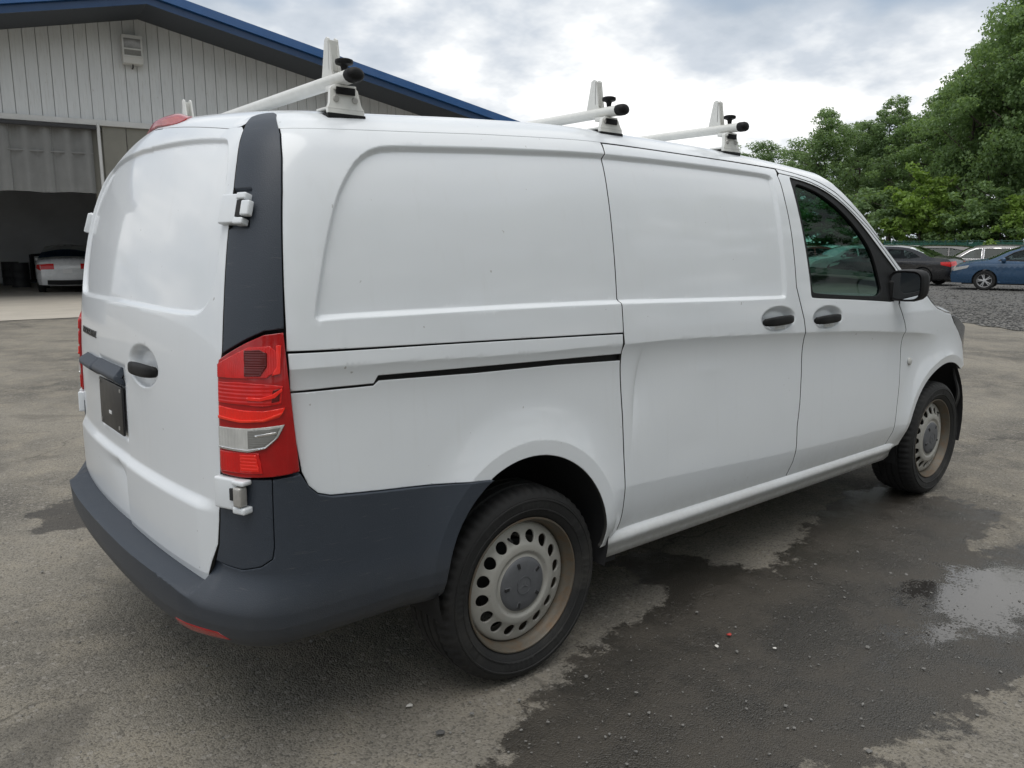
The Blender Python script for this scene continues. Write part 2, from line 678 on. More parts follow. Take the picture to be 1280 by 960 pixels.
# section: z against arc s, side and rear inset against z (three curves over the same s)
SEC=[ # z, side inset, rear inset
 (.30,.050,.02),(.34,.022,.01),(.40,.008,.0),(.50,.0,.0),(.64,.0,.0),(.82,.002,.002),(.98,.004,.006),(1.10,.009,.012),(1.25,.022,.026),(1.40,.042,.046),
 (1.52,.064,.068),(1.62,.088,.092),(1.70,.113,.118),(1.76,.139,.143),(1.81,.176,.175),(1.845,.222,.212),(1.868,.28,.265),(1.885,.36,.35),(1.897,.50,.47),(1.904,.70,.60),(1.907,.962,.73)]
_q=np.array(SEC); _ks=np.r_[0,np.cumsum(np.hypot(np.diff(_q[:,0]),np.diff(_q[:,1])))]
_ks=_ks-_ks[4]+.64     # s = z up the flank from .64
_fz=pchip(_ks,_q[:,0]); _fi=nspline(_ks,_q[:,1]); _fr=nspline(_ks,_q[:,2])
T0=_k[1]; TR=(_k[1],_k[-1]); SR=(_ks[0],_ks[-1])
_drop=pchip([-2,-1.0,-.6,-.3,0,.5,1.0,1.5,2.0,2.6,4.6],[.075,.070,.046,.026,.006,-.014,-.008,.0,.018,.06,.15])
def S0(t,s):
    t=np.asarray(t,float); s=np.asarray(s,float)
    lf=t<T0; t=np.where(lf,2*T0-t,t)
    X=_fx(t); Y=np.where(lf,-1,1)*_fy(t); z=_fz(s); I=_fi(s); R=_fr(s)
    up=np.clip((z-1.12)/.6,0,None)
    fr=np.clip((X-1.9)/1.4,0,None)
    y=Y*(HW-I)/HW*(1-.060*up*fr**1.5)
    x=np.where(X<-.3,-.3+(X+.3)*(.73-R)/.73,X)
    dr=_drop(x); dr=np.where(x<.2,np.maximum(dr,0)*(np.clip((np.abs(y)+.05)/.62,0,1)**1.5)+np.minimum(dr,0),dr)
    z=z-dr*np.clip((z-1.05)/.8,0,1)**1.6
    z=z-.026*np.clip((x-1.1)/.9,0,1.4)**1.5*np.clip((s-1.80)/.2,0,1)
    z=z-.0045*(x-1.0)
    return np.stack([x,y,z],-1)
def N0(t,s,h=2e-3):
    a=S0(t+h,s)-S0(t-h,s); b=S0(t,s+h)-S0(t,s-h)
    n=np.cross(a,b); n/=np.linalg.norm(n,axis=-1,keepdims=True)+1e-12
    return n
# ------------------------------------------------------------------ ground
def px2ground(x, y, z=0.):
    """where the camera's line through a photo point meets the ground (used once, to lay things out)"""
    d = fw + rt * ((x - 640) / F_PX) - upv * ((y - 480) / F_PX)
    k = (z - CAM_LOC[2]) / d.z
    return Vector(CAM_LOC) + d * k


def at(x, depth):
    """ground point in the direction of photo column x at a distance along the view"""
    h = Vector((fw.x, fw.y, 0)).normalized()
    p = Vector((CAM_LOC[0], CAM_LOC[1], 0)) + (h + rt * ((x - 640) / F_PX * math.cos(PITCH))) * depth
    return p


WET = [(-.41, -1.24), (-.37, -1.21), (-.22, -1.13), (-.14, -1.09), (.04, -1.03), (.34, -.94), (.64, -.90), (.84, -.85), (.93, -.77), (.94, -.58), (.96, -.42), (1.06, -.37), (1.24, -.52), (1.30, -.67), (1.37, -.76), (1.45, -.98), (1.7, -.91), (2.29, -.72), (2.74, -.60), (3.12, -.68), (3.17, -1.03), (3.14, -1.34), (2.94, -1.43), (2.62, -1.42), (2.4, -1.49), (2.49, -1.53), (2.7, -1.60), (3.4, -1.9), (3.2, -2.6), (2.0, -2.25), (1.28, -2.05), (1.09, -2.01), (.96, -2.02), (.77, -2.0), (.61, -1.95), (.52, -1.95), (.32, -1.86), (-.16, -1.85), (-.67, -1.42)]
PUD = [(1.70, -1.42), (2.03, -1.46), (2.29, -1.56), (2.6, -1.70), (3.1, -2.0), (2.6, -2.3), (2.12, -2.16), (1.77, -1.97), (1.55, -1.86), (1.35, -1.76), (1.16, -1.74), (1.02, -1.68), (1.25, -1.60), (1.5, -1.60), (1.62, -1.52)]
PATCH = [(-1.02, 2.05), (-.92, 2.2), (-.70, 2.22), (-.55, 2.0), (-.65, 1.78), (-.85, 1.66), (-1.02, 1.72)]


def axis_lines(lo, hi, step):
    core = np.arange(lo, hi, step)
    out_ = [hi + step * 1.35 ** k * k for k in range(1, 26)]
    neg = [lo - step * 1.35 ** k * k for k in range(1, 26)]
    a = np.array(sorted(neg) + list(core) + out_)
    return a[(a > -1600) & (a < 1600)]


gx, gy = axis_lines(-2.4, 5., .045), axis_lines(-3., 3.2, .045)
GX, GY = np.meshgrid(gx, gy, indexing='ij')
nxg, nyg = GX.shape
GP = np.stack([GX.ravel(), GY.ravel()], -1)
gz = .004 * np.sin(GX * 1.7 + .4) * np.sin(GY * 1.3) * (np.abs(GX) < 12) * (np.abs(GY) < 12)
gz = gz - .009 * np.exp(-((GX / .7) ** 2 + ((np.abs(GY) - .83) / .5) ** 2))      # the rear wheels stand in shallow dips
gv = np.stack([GX.ravel(), GY.ravel(), (gz - .004).ravel()], -1)
gf = [(i * nyg + j, (i + 1) * nyg + j, (i + 1) * nyg + j + 1, i * nyg + j + 1) for i in range(nxg - 1) for j in range(nyg - 1)]
gm = mesh('ground', gv, gf, True)
for nm, poly in (('wet', WET), ('pool', PUD), ('patch', PATCH)):
    at_ = gm.attributes.new(nm, 'FLOAT', 'POINT')
    at_.data.foreach_set('value', np.clip(sdf(poly, GP), -1.5, 1.5).astype(np.float32))


def m_asphalt():
    b = NB('asphalt')
    b.flat = True
    p = b.pos()
    att = lambda n: b.node('ShaderNodeAttribute', attribute_name=n).outputs['Fac']
    big = b.noise(p, .55, 5, .55)
    mid = b.noise(p, 3.2, 6, .62)
    fine = b.noise(p, 105, 4, .7)
    grit = b.node('ShaderNodeTexVoronoi', {'Vector': p, 'Scale': 150., 'Randomness': 1.}, voronoi_dimensions='2D')
    grit2 = b.node('ShaderNodeTexVoronoi', {'Vector': p, 'Scale': 34., 'Randomness': 1.}, voronoi_dimensions='2D')
    gcol = b.node('ShaderNodeSeparateColor', {0: grit.outputs['Color']}).outputs[0]
    gcol2 = b.node('ShaderNodeSeparateColor', {0: grit2.outputs['Color']}).outputs[1]
    base = b.mix(b.ramp(big, [(.35, 0.), (.65, 1.)]), (.118, .110, .095), (.250, .229, .190))
    base = b.mix(b.math('MULTIPLY', b.ramp(mid, [(.45, 0.), (.70, 1.)]), .65), base, (.300, .268, .212))
    base = b.mix(b.math('MULTIPLY', b.ramp(fine, [(.36, 1.), (.58, 0.)]), .30), base, (.072, .068, .062))
    base = b.mix(b.math('MULTIPLY', b.ramp(gcol, [(.70, 0.), (.80, 1.)]), .38), base, (.27, .25, .22))
    base = b.mix(b.math('MULTIPLY', b.ramp(gcol, [(.16, 1.), (.24, 0.)]), .42), base, (.035, .034, .033))
    stones = b.math('MULTIPLY', b.ramp(gcol2, [(.86, 0.), (.90, 1.)]), b.ramp(grit2.outputs['Distance'], [(.26, 1.), (.34, 0.)]))
    base = b.mix(b.math('MULTIPLY', stones, .6), base, (.30, .28, .25))
    oil = b.ramp(b.noise(p, 1.05, 5, .6, .6), [(.60, 0.), (.72, 1.)])
    base = b.mix(b.math('MULTIPLY', oil, .45), base, (.055, .052, .048))
    # tar patch and cracks
    pt = b.math('ADD', att('patch'), b.math('MULTIPLY', b.math('SUBTRACT', b.noise(p, 6, 5, .6), .5), .35))
    pt = b.ramp(b.math('ADD', b.math('MULTIPLY', pt, 4.), .5), [(.45, 0.), (.60, 1.)])
    base = b.mix(b.math('MULTIPLY', pt, .75), base, (.040, .038, .037))
    wob = b.node('ShaderNodeVectorMath', {0: p, 1: b.node('ShaderNodeVectorMath', {0: b.node('ShaderNodeTexNoise', {'Vector': p, 'Scale': 2.1, 'Detail': 4.}, noise_dimensions='2D').outputs['Color'], 'Scale': .55}, operation='SCALE').outputs[0]}, operation='ADD').outputs[0]
    cr = b.node('ShaderNodeTexVoronoi', {'Vector': wob, 'Scale': .42}, feature='DISTANCE_TO_EDGE', voronoi_dimensions='2D').outputs['Distance']
    crack = b.math('MULTIPLY', b.ramp(cr, [(.0, 1.), (.0055, 0.)]), b.ramp(b.noise(p, .8, 4), [(.50, 0.), (.58, 1.)]))
    base = b.mix(b.math('MULTIPLY', crack, .5), base, (.03, .029, .027))
    # wetness: dark, smoother; standing water where it is deepest
    edge = b.math('ADD', b.math('MULTIPLY', b.math('SUBTRACT', b.noise(p, 7, 8, .66), .5), .42), b.math('MULTIPLY', b.math('SUBTRACT', fine, .5), .10))
    w = b.math('ADD', att('wet'), edge)
    wet = b.ramp(b.math('ADD', b.math('MULTIPLY', w, 6.), .5), [(.42, 0.), (.60, 1.)])
    damp = b.ramp(b.math('ADD', b.math('MULTIPLY', w, 2.), .5), [(.2, 0.), (.62, 1.)])
    pl = b.math('ADD', att('pool'), b.math('MULTIPLY', b.math('SUBTRACT', b.noise(p, 5, 7, .62), .5), .55))
    pl = b.math('SUBTRACT', pl, b.math('MULTIPLY', b.ramp(gcol, [(.55, 0.), (.9, 1.)]), .10))
    pool = b.ramp(b.math('ADD', b.math('MULTIPLY', pl, 3.5), .5), [(.40, 0.), (.72, 1.)])
    base = b.mix(b.math('MULTIPLY', damp, .25), base, (.10, .09, .078))
    wcol = b.mix(1., base, (.225, .218, .208), 'MULTIPLY')
    wcol = b.mix(b.math('MULTIPLY', b.ramp(mid, [(.40, 0.), (.62, 1.)]), .35), wcol, (.058, .048, .036))
    base = b.mix(wet, base, wcol)
    base = b.mix(pool, base, (.030, .028, .026))
    rough = b.mix(wet, (.88,) * 3, b.mix(b.ramp(mid, [(.42, 0.), (.6, 1.)]), (.34,) * 3, (.60,) * 3))
    rough = b.mix(pool, rough, (.045,) * 3)
    h = b.math('ADD', b.math('MULTIPLY', fine, .6), b.math('MULTIPLY', b.math('SUBTRACT', 1., grit.outputs['Distance']), .5))
    h = b.math('ADD', h, b.math('MULTIPLY', stones, .5))
    st = b.math('SUBTRACT', .75, b.math('MULTIPLY', pool, .72))
    n = b.node('ShaderNodeBump', {'Height': h, 'Strength': st, 'Distance': .006}).outputs[0]
    n2 = b.node('ShaderNodeBump', {'Height': mid, 'Strength': b.math('SUBTRACT', .35, b.math('MULTIPLY', pool, .33)), 'Distance': .02, 'Normal': n}).outputs[0]
    return b.done(b.bsdf(Base_Color=base, Roughness=rough, Normal=n2, Specular_IOR_Level=b.math('ADD', .25, b.math('MULTIPLY', wet, .3))))


m_asphalt()
link('ground', gm, 'asphalt', kind='structure')


def m_gravel(name, c0, c1, sc_):
    b = NB(name)
    b.flat = True
    p = b.pos()
    v = b.node('ShaderNodeTexVoronoi', {'Vector': p, 'Scale': sc_}, voronoi_dimensions='2D')
    g = b.node('ShaderNodeSeparateColor', {0: v.outputs['Color']}).outputs[0]
    c = b.mix(g, c0, c1)
    c = b.mix(b.math('MULTIPLY', b.ramp(b.noise(p, .5, 5, .6), [(.4, 0.), (.65, 1.)]), .4), c, (.15, .14, .12))
    c = b.mix(b.ramp(v.outputs['Distance'], [(.35, 0.), (.75, 1.)]), c, (.06, .06, .058))
    return b.done(b.bsdf(Base_Color=c, Roughness=.9, Normal=b.bump(b.math('SUBTRACT', 1., v.outputs['Distance']), .9, .03)))


m_gravel('gravel', (.095, .093, .090), (.24, .236, .226), 38.)
simple('stone', (.17, .165, .155), .9, var=.5, scale=3.)
simple('stone_dark', (.075, .074, .072), .9, var=.4, scale=3.)


def ragged(poly, step, amp):
    q = densify(poly, step)
    return [(p[0] + rng.normal() * amp, p[1] + rng.normal() * amp) for p in q]


def sheet(name, poly, z, mat, **kw):
    bm = bmesh.new()
    bm.faces.new([bm.verts.new((x, y, z)) for x, y in poly])
    bmesh.ops.triangulate(bm, faces=bm.faces[:])
    for f in bm.faces:
        if f.normal.z < 0: f.normal_flip()
    bm.normal_update()
    me = bpy.data.meshes.new(name)
    bm.to_mesh(me)
    bm.free()
    return link(name, me, mat, **kw)


el = []
base_line = [(6., -11.), (9.2, -6.), (12.2, -1.0), (13.93, 1.97), (14.8, 3.3), (15.6, 5.4), (17.6, 8.), (21, 13), (26, 20), (34, 34)]
for a, b_ in zip(base_line, base_line[1:]):
    n = int(math.hypot(b_[0] - a[0], b_[1] - a[1]) / .22)
    for i in range(n):
        k = i / n
        el.append((a[0] + (b_[0] - a[0]) * k + rng.normal() * .13, a[1] + (b_[1] - a[1]) * k + rng.normal() * .06))
GPOLY = el + [(60, 60), (260, 70), (260, -120), (30, -120), (7, -30)]
sheet('gravel_lot', GPOLY, .004, 'gravel', kind='structure')

# loose stones: too many to count
ico = bmesh.new()
bmesh.ops.create_icosphere(ico, subdivisions=1, radius=1)
IV = np.array([v.co[:] for v in ico.verts])
IF = np.array([[v.index for v in f.verts] for f in ico.faces])
ico.free()


def stones(name, P, r, mat, label, zs=.6):
    n = len(P)
    V, Fs = [], []
    for i in range(n):
        q = IV * (1 + rng.normal(size=(len(IV), 1)) * .16) * r[i] * np.array([1, rng.uniform(.6, 1), zs * rng.uniform(.6, 1.)])
        a = rng.uniform(0, 6.28)
        c, s_ = math.cos(a), math.sin(a)
        q = q @ np.array([[c, s_, 0], [-s_, c, 0], [0, 0, 1]])
        V.append(q + [P[i][0], P[i][1], P[i][2] + r[i] * zs * .25])
        Fs.append(IF + i * len(IV))
    return link(name, mesh(name, np.vstack(V), np.vstack(Fs)), mat, label=label, cat='stones', kind='stuff')


dd = 11.5 + rng.exponential(7., 24000)
cx_ = rng.uniform(1090, 1330, 24000)
hv = Vector((fw.x, fw.y, 0)).normalized()
lat = (cx_ - 640) / F_PX * math.cos(PITCH)
Q2 = np.stack([CAM_LOC[0] + (hv.x + rt.x * lat) * dd, CAM_LOC[1] + (hv.y + rt.y * lat) * dd], -1)
Q2 = Q2[(dd < 45) & inside(GPOLY, Q2)][:5200]
Q = np.c_[Q2, np.full(len(Q2), .004)]
stones('gravel_stones', Q[:3000], rng.uniform(.012, .038, 3000), 'stone_dark', 'dark loose gravel stones scattered over the far lot')
stones('gravel_stones', Q[3000:], rng.uniform(.012, .042, len(Q) - 3000), 'stone', 'pale loose gravel stones scattered over the far lot')
Q = []
for i in range(1500):
    x, y = rng.uniform(-1.9, 3.6), rng.uniform(-2.6, -.98)
    Q.append((x, y, -.002))
for i in range(700):
    Q.append((rng.uniform(-2.2, .5), rng.uniform(-2.4, 2.5), -.002))
stones('loose_grit', Q, np.minimum(.0022 + rng.exponential(.0016, len(Q)), .010), 'stone', 'fine loose grit scattered on the asphalt round the van')
simple('red_scrap', (.42, .05, .04), .5)
simple('white_scrap', (.62, .60, .56), .6)
for nm, (px_, py_), r_, mt, lab in (('pebble', (550, 916), .016, 'stone_dark', 'small grey pebble on the asphalt in front of the rear wheel'),
                                   ('plastic_shard', (911, 793), .012, 'red_scrap', 'small red plastic shard on the wet asphalt'),
                                   ('pebble', (896, 808), .010, 'white_scrap', 'small white pebble beside the red shard on the wet asphalt'),
                                   ('pebble', (512, 882), .012, 'white_scrap', 'pale flat pebble on the asphalt behind the rear wheel'),
                                   ('pebble', (968, 810), .007, 'white_scrap', 'tiny white pebble right of the red shard on the wet asphalt')):
    g = px2ground(px_, py_)
    o = stones(nm, [(g.x, g.y, -.001)], [r_], mt, lab, .5)
    del o['kind']
    o['category'] = 'debris'

# ------------------------------------------------------------------ metal warehouse on the left
def m_siding():
    b = NB('siding')
    p = b.coord()
    st = b.node('ShaderNodeMapping', {'Vector': p, 'Scale': (5, 5, .35)}).outputs[0]
    n = b.noise(st, 2.2, 6, .62)
    c = b.mix(n, (.56, .585, .60), (.68, .695, .70))
    c = b.mix(b.math('MULTIPLY', b.ramp(b.noise(st, 5.5, 6, .7), [(.52, 0.), (.75, 1.)]), .45), c, (.33, .31, .28))
    sp = b.ramp(b.noise(p, 9, 3, .5), [(.70, 0.), (.76, 1.)])
    c = b.mix(b.math('MULTIPLY', sp, .35), c, (.25, .19, .14))
    return b.done(b.bsdf(Base_Color=c, Roughness=.5, Normal=b.bump(b.noise(p, 3, 3), .25, .03)))


m_siding()
simple('siding_brown', (.19, .185, .16), .65, 0, 0, .25, 2.)
simple('curtain', (.19, .193, .19), .8, 0, 0, .20, 2.)
simple('trim_pale', (.55, .555, .55), .5, 0, 0, .2, 3.)
simple('roof_blue', (.018, .085, .24), .35, 0, .2, .15, 2.)
simple('roof_blue_dark', (.012, .050, .135), .4, 0, .1, .15, 2.)
simple('soffit', (.035, .043, .055), .6)
simple('interior_wall', (.66, .68, .70), .8, var=.3, scale=.8)
simple('concrete', (.42, .385, .33), .85, var=.22, scale=1.2, bump=.3, bscale=60.)
simple('machine_dark', (.045, .046, .05), .6, .3)
simple('lamp_housing', (.55, .55, .53), .4)
glass('lamp_glass', (.55, .57, .58))
BA = math.radians(-7.92)
BL0 = Vector((1.456, 22.68, 0))
bld = empty('metal_warehouse', BL0, BA, label='grey sided metal warehouse with blue gable roof and open dark bay', cat='building')
RX, RZ, SL, OH = 4.0, 7.78, .215, 1.75
soff = lambda x: RZ - SL * abs(x - RX)


def poly_prism(name, pts, y0, y1, mat, parent, **kw):
    """outline in the local x-z plane, thick from y0 to y1"""
    bm = bmesh.new()
    A = [bm.verts.new((x, y0, z)) for x, z in pts]
    B = [bm.verts.new((x, y1, z)) for x, z in pts]
    bm.faces.new(A)
    bm.faces.new(B[::-1])
    for i in range(len(pts)):
        j = (i + 1) % len(pts)
        bm.faces.new((A[i], B[i], B[j], A[j]))
    return link(name, bm_mesh(name, bm), mat, parent, **kw)


x, k = -7.4, 0
while x < 18.6:
    w = .305
    dy = .006 * ((k * 7) % 3)
    e = .016
    xs = [(x + .012, 0), (x + w - .012, 0)]
    pts = [(x + .010, 4.96), (x + w - .010, 4.96), (x + w - .010, soff(x + w)), (x + .010, soff(x))]
    if x < RX < x + w:
        pts.insert(3, (RX, RZ))
    bm = bmesh.new()
    A = [bm.verts.new((a, dy, b_)) for a, b_ in pts]
    B = [bm.verts.new((a + (-.009 if a > x + w * .6 else .009 if a < x + w * .4 else 0) * -1, dy + .035, b_)) for a, b_ in pts]
    bm.faces.new(A)
    for i in range(len(pts)):
        j = (i + 1) % len(pts)
        bm.faces.new((A[i], B[i], B[j], A[j]))
    link('siding_board', bm_mesh('siding_board', bm), 'siding', bld)
    x += w
    k += 1
poly_prism('wall_backing', [(-7.4, 4.9), (18.6, 4.9), (18.6, soff(18.6)), (RX, RZ), (-7.4, soff(-7.4))], .040, .08, 'machine_dark', bld)
box('header_beam', (-7.4, -.06, 4.80), (18.6, .10, 4.955), 'trim_pale', bld, .01)
box('header_rail', (-7.4, -.10, 4.68), (2.70, .0, 4.775), 'machine_dark', bld, .01)
for i in range(10):
    x0 = 2.60 - (i + 1) * 1.0
    v, f = [], []
    for a in range(13):
        for z in (2.95, 3.6, 4.2, 4.79):
            v.append((x0 + a / 12 * .995, .10 + .075 * math.sin(a / 12 * math.pi * 4.) + .012 * math.sin(a * 2.3 + i) * (5 - z), z + (.015 * math.sin(i * 1.7 + a * .3) if z < 3 else 0)))
    for a in range(12):
        for q in range(3):
            f.append((a * 4 + q, (a + 1) * 4 + q, (a + 1) * 4 + q + 1, a * 4 + q + 1))
    o = link('curtain_strip', mesh('curtain_strip', v, f, True), 'curtain', bld)
box('curtain_hem', (-7.4, .06, 4.02), (2.60, .075, 4.06), 'curtain', bld, .005)
link('track_post', tube('track_post', [(2.76, -.05, 0), (2.76, -.05, 4.84)], .045, 10), 'trim_pale', bld)
for i in range(26):
    x0 = 2.86 + i * .62
    poly_prism('lower_panel', [(x0, 0), (x0 + .60, 0), (x0 + .60, 4.79), (x0, 4.79)], .02 + .02 * (i % 2), .06, 'siding_brown', bld)
link('conduit', tube('conduit', [(4.42, -.02, 3.0), (4.42, -.02, 4.8)], .02, 8), 'trim_pale', bld)
# roof slabs, soffit and the stepped blue fascia
for sg, xe in ((1, 19.4), (-1, -8.2)):
    ze = soff(xe)
    pts = [(RX, RZ + .02), (xe, ze + .02), (xe, ze + .30), (RX, RZ + .30)]
    poly_prism('roof_slope', pts, -OH + .04, 26, 'roof_blue_dark', bld)
    poly_prism('soffit_board', [(RX, RZ - .01), (xe, ze - .01), (xe, ze + .012), (RX, RZ + .012)], -OH + .05, 0.0, 'soffit', bld)
    poly_prism('fascia', [(RX, RZ - .02), (xe, ze - .02), (xe, ze + .17), (RX, RZ + .17)], -OH - .02, -OH + .035, 'roof_blue_dark', bld)
    poly_prism('fascia_cap', [(RX, RZ + .175), (xe, ze + .175), (xe, ze + .40), (RX, RZ + .40)], -OH - .12, -OH + .035, 'roof_blue', bld)
# inside of the bay
poly_prism('back_wall', [(-7.4, 0), (18.6, 0), (18.6, 5.0), (RX, 7.6), (-7.4, 5.4)], 12., 12.2, 'interior_wall', bld)
for xw in (-7.4, 18.4):
    poly_prism('side_wall', [(xw, 0), (xw + .2, 0), (xw + .2, soff(xw)), (xw, soff(xw))], .1, 12., 'interior_wall', bld)
poly_prism('partition', [(2.6, 0), (2.9, 0), (2.9, 4.7), (2.6, 4.7)], .2, .5, 'siding_brown', bld)
# concrete apron and floor, in world coordinates
cB, sB = math.cos(BA), math.sin(BA)
lw = lambda x, y: (BL0.x + cB * x - sB * y, BL0.y + sB * x + cB * y)
ap = [lw(-12 + i * .5, -7.0 + rng.normal() * .05) for i in range(63)] + [lw(19, 18.2), lw(-12, 18.2)]
sheet('concrete_apron', ap, .006, 'concrete', kind='structure')
# flood lamp over the bay
fl = empty('flood_lamp', Vector((*lw(3.76, -.30), 6.50)), BA, label='square white flood lamp on the gable wall above the bay', cat='lamp')
bm = bmesh.new()
box_bm(bm, (-.26, -.05, .0), (.26, .26, .76), None, .02)
link('housing', bm_mesh('housing', bm, angle=.6), 'lamp_housing', fl)
box('lens', (-.215, -.062, .22), (.215, -.048, .66), 'lamp_smoke', fl, .004)
box('visor', (-.25, -.075, .16), (.25, -.05, .20), 'lamp_housing', fl, .005)
box('lens_bar', (-.215, -.075, .36), (.215, -.060, .40), 'lamp_housing', fl, .004)
link('bracket', tube('bracket', [(0, .1, .02), (0, .1, -.08), (0, .29, -.08)], .02, 8), 'machine_dark', fl)
# dim things inside
for i, (lx, ly, lab) in enumerate(((22, 29., 'dark steel drum on the bay floor left of the white sedan'), (10, 30.5, 'dark steel drum deeper in the bay beside the shelf'))):
    p = at(lx, ly)[:2]
    d = empty('steel_drum', (*p, .006), label=lab, cat='drum', group='drums in the bay')
    link('drum_body', lathe('drum_body', [(0, 0), (.29, 0), (.30, .02), (.29, .04), (.29, .30), (.305, .32), (.29, .34), (.29, .58), (.305, .60), (.29, .62), (.29, .86), (.30, .88), (.28, .88), (.27, .86), (0, .86)], 'Z', 24), 'machine_dark', d)
p = at(8, 33.4)[:2]
sh = empty('storage_rack', (*p, .006), BA, label='dark storage rack with parts at the back of the bay', cat='rack')
for sx in (-1.2, 1.2):
    for sy in (-.3, .3):
        box('upright', (sx - .03, sy - .03, 0), (sx + .03, sy + .03, 2.2), 'machine_dark', sh)
for z in (.2, .9, 1.6):
    s_ = box('shelf', (-1.2, -.32, z), (1.2, .32, z + .05), 'machine_dark', sh)
    for q in range(4):
        xx = -1. + q * .55
        box('stored_part', (xx, -.25, z + .05), (xx + .4, .25, z + .25 + .2 * ((q * 5 + int(z * 10)) % 3) / 2), 'steel_dark', s_, .02)
p = at(38, 31.5)[:2]
hs = empty('engine_hoist', (*p, .006), .6, label='dark engine hoist standing behind the white sedan in the bay', cat='hoist')
box('hoist_post', (-.06, -.06, .1), (.06, .06, 1.15), 'machine_dark', hs)
link('hoist_boom', tube('hoist_boom', [(0, 0, 1.12), (.8, 0, 1.16), (1.2, 0, 1.16)], .05, 8), 'machine_dark', hs)
for sy in (-.35, .35):
    box('hoist_leg', (-.1, sy - .04, .06), (1.3, sy + .04, .16), 'machine_dark', hs)
box('hoist_base', (-.12, -.40, .06), (.10, .40, .16), 'machine_dark', hs)
link('hoist_ram', tube('hoist_ram', [(.05, 0, .6), (.5, 0, 1.12)], .035, 8), 'steel_dark', hs)
# ------------------------------------------------------------------ cars in the yard
for nm, col in (('car_white', (.62, .63, .64)), ('car_black', (.010, .010, .012)), ('car_blue', (.020, .065, .135)), ('car_grey', (.13, .125, .13)), ('car_red', (.25, .02, .02)), ('car_silver', (.38, .39, .40)), ('car_teal', (.05, .14, .16))):
    simple(nm, col, .28, .15 if nm not in ('car_white',) else 0, .8, .08, 3.)
glass('car_glass', (.30, .36, .36))
simple('car_trim', (.012, .012, .013), .45)
simple('alloy', (.55, .55, .55), .35, .7)
KINDS = {
    'sedan': dict(L=4.75, w=.91, wb=2.75, belt=.93, r=.33,
                  sil=[(-2.30, .26), (-2.37, .45), (-2.36, .70), (-2.30, .93), (-2.16, 1.01), (-1.72, 1.05), (-1.20, 1.27), (-.75, 1.40), (-.15, 1.455), (.25, 1.43), (.62, 1.33), (1.32, 1.00), (1.75, .93), (2.15, .82), (2.32, .66), (2.375, .45), (2.33, .24)],
                  rear=(-1.70, -.80), front=(.42, 1.28),
                  win=[[(.98, 1.00), (.10, .985), (.10, 1.36), (.32, 1.35), (.58, 1.26)], [(.0, .985), (-.92, 1.0), (-1.28, 1.06), (-.95, 1.24), (-.62, 1.33), (.0, 1.37)]]),
    'suv': dict(L=4.65, w=.93, wb=2.70, belt=1.03, r=.36,
                sil=[(-2.24, .32), (-2.32, .50), (-2.32, .80), (-2.24, 1.05), (-2.05, 1.40), (-1.92, 1.58), (-1.2, 1.665), (-.3, 1.68), (.15, 1.65), (.50, 1.55), (1.18, 1.12), (1.6, 1.06), (2.05, .95), (2.26, .80), (2.32, .55), (2.28, .30)],
                rear=(-2.20, -1.96), front=(.36, 1.14),
                win=[[(.92, 1.10), (.06, 1.09), (.06, 1.57), (.28, 1.55), (.50, 1.45)], [(-.03, 1.09), (-.92, 1.10), (-.92, 1.58), (-.03, 1.58)], [(-1.0, 1.11), (-1.62, 1.18), (-1.78, 1.27), (-1.70, 1.42), (-1.0, 1.57)]]),
    'hatch': dict(L=4.2, w=.88, wb=2.6, belt=.95, r=.32,
                  sil=[(-2.02, .28), (-2.09, .45), (-2.09, .75), (-2.02, .98), (-1.80, 1.25), (-1.62, 1.40), (-.9, 1.48), (-.2, 1.50), (.2, 1.47), (.55, 1.37), (1.2, 1.03), (1.55, .96), (1.9, .84), (2.05, .68), (2.09, .45), (2.05, .26)],
                  rear=(-2.0, -1.66), front=(.38, 1.16),
                  win=[[(.92, 1.02), (.06, 1.0), (.06, 1.40), (.28, 1.39), (.52, 1.29)], [(-.03, 1.0), (-.85, 1.01), (-1.30, 1.10), (-1.42, 1.22), (-.95, 1.38), (-.03, 1.41)]]),
}
# wheel shared by all yard cars
CT = lathe('tyre', [(.215, -.085), (.235, -.098), (.28, -.105), (.315, -.095), (.33, -.07), (.33, .07), (.315, .095), (.235, .098), (.215, .085)], 'Y', 40)
CRIM = lathe('rim', [(.215, -.088), (.222, -.090), (.222, -.082), (.205, -.06), (.20, .05)], 'Y', 40)
bm = bmesh.new()
for i in range(5):
    for da in (-.16, .16):
        a = 2 * math.pi * i / 5 + da
        box_bm(bm, (.03, -.078, -.013), (.205, -.055, .013), Matrix.Rotation(a, 4, 'Y'), .004, 1)
box_bm(bm, (-.05, -.082, -.05), (.05, -.05, .05), None, .02, 2)
CSP = bm_mesh('spokes', bm)
CDK = lathe('brake_disc', [(0, -.03), (.19, -.03), (.20, .03)], 'Y', 24)


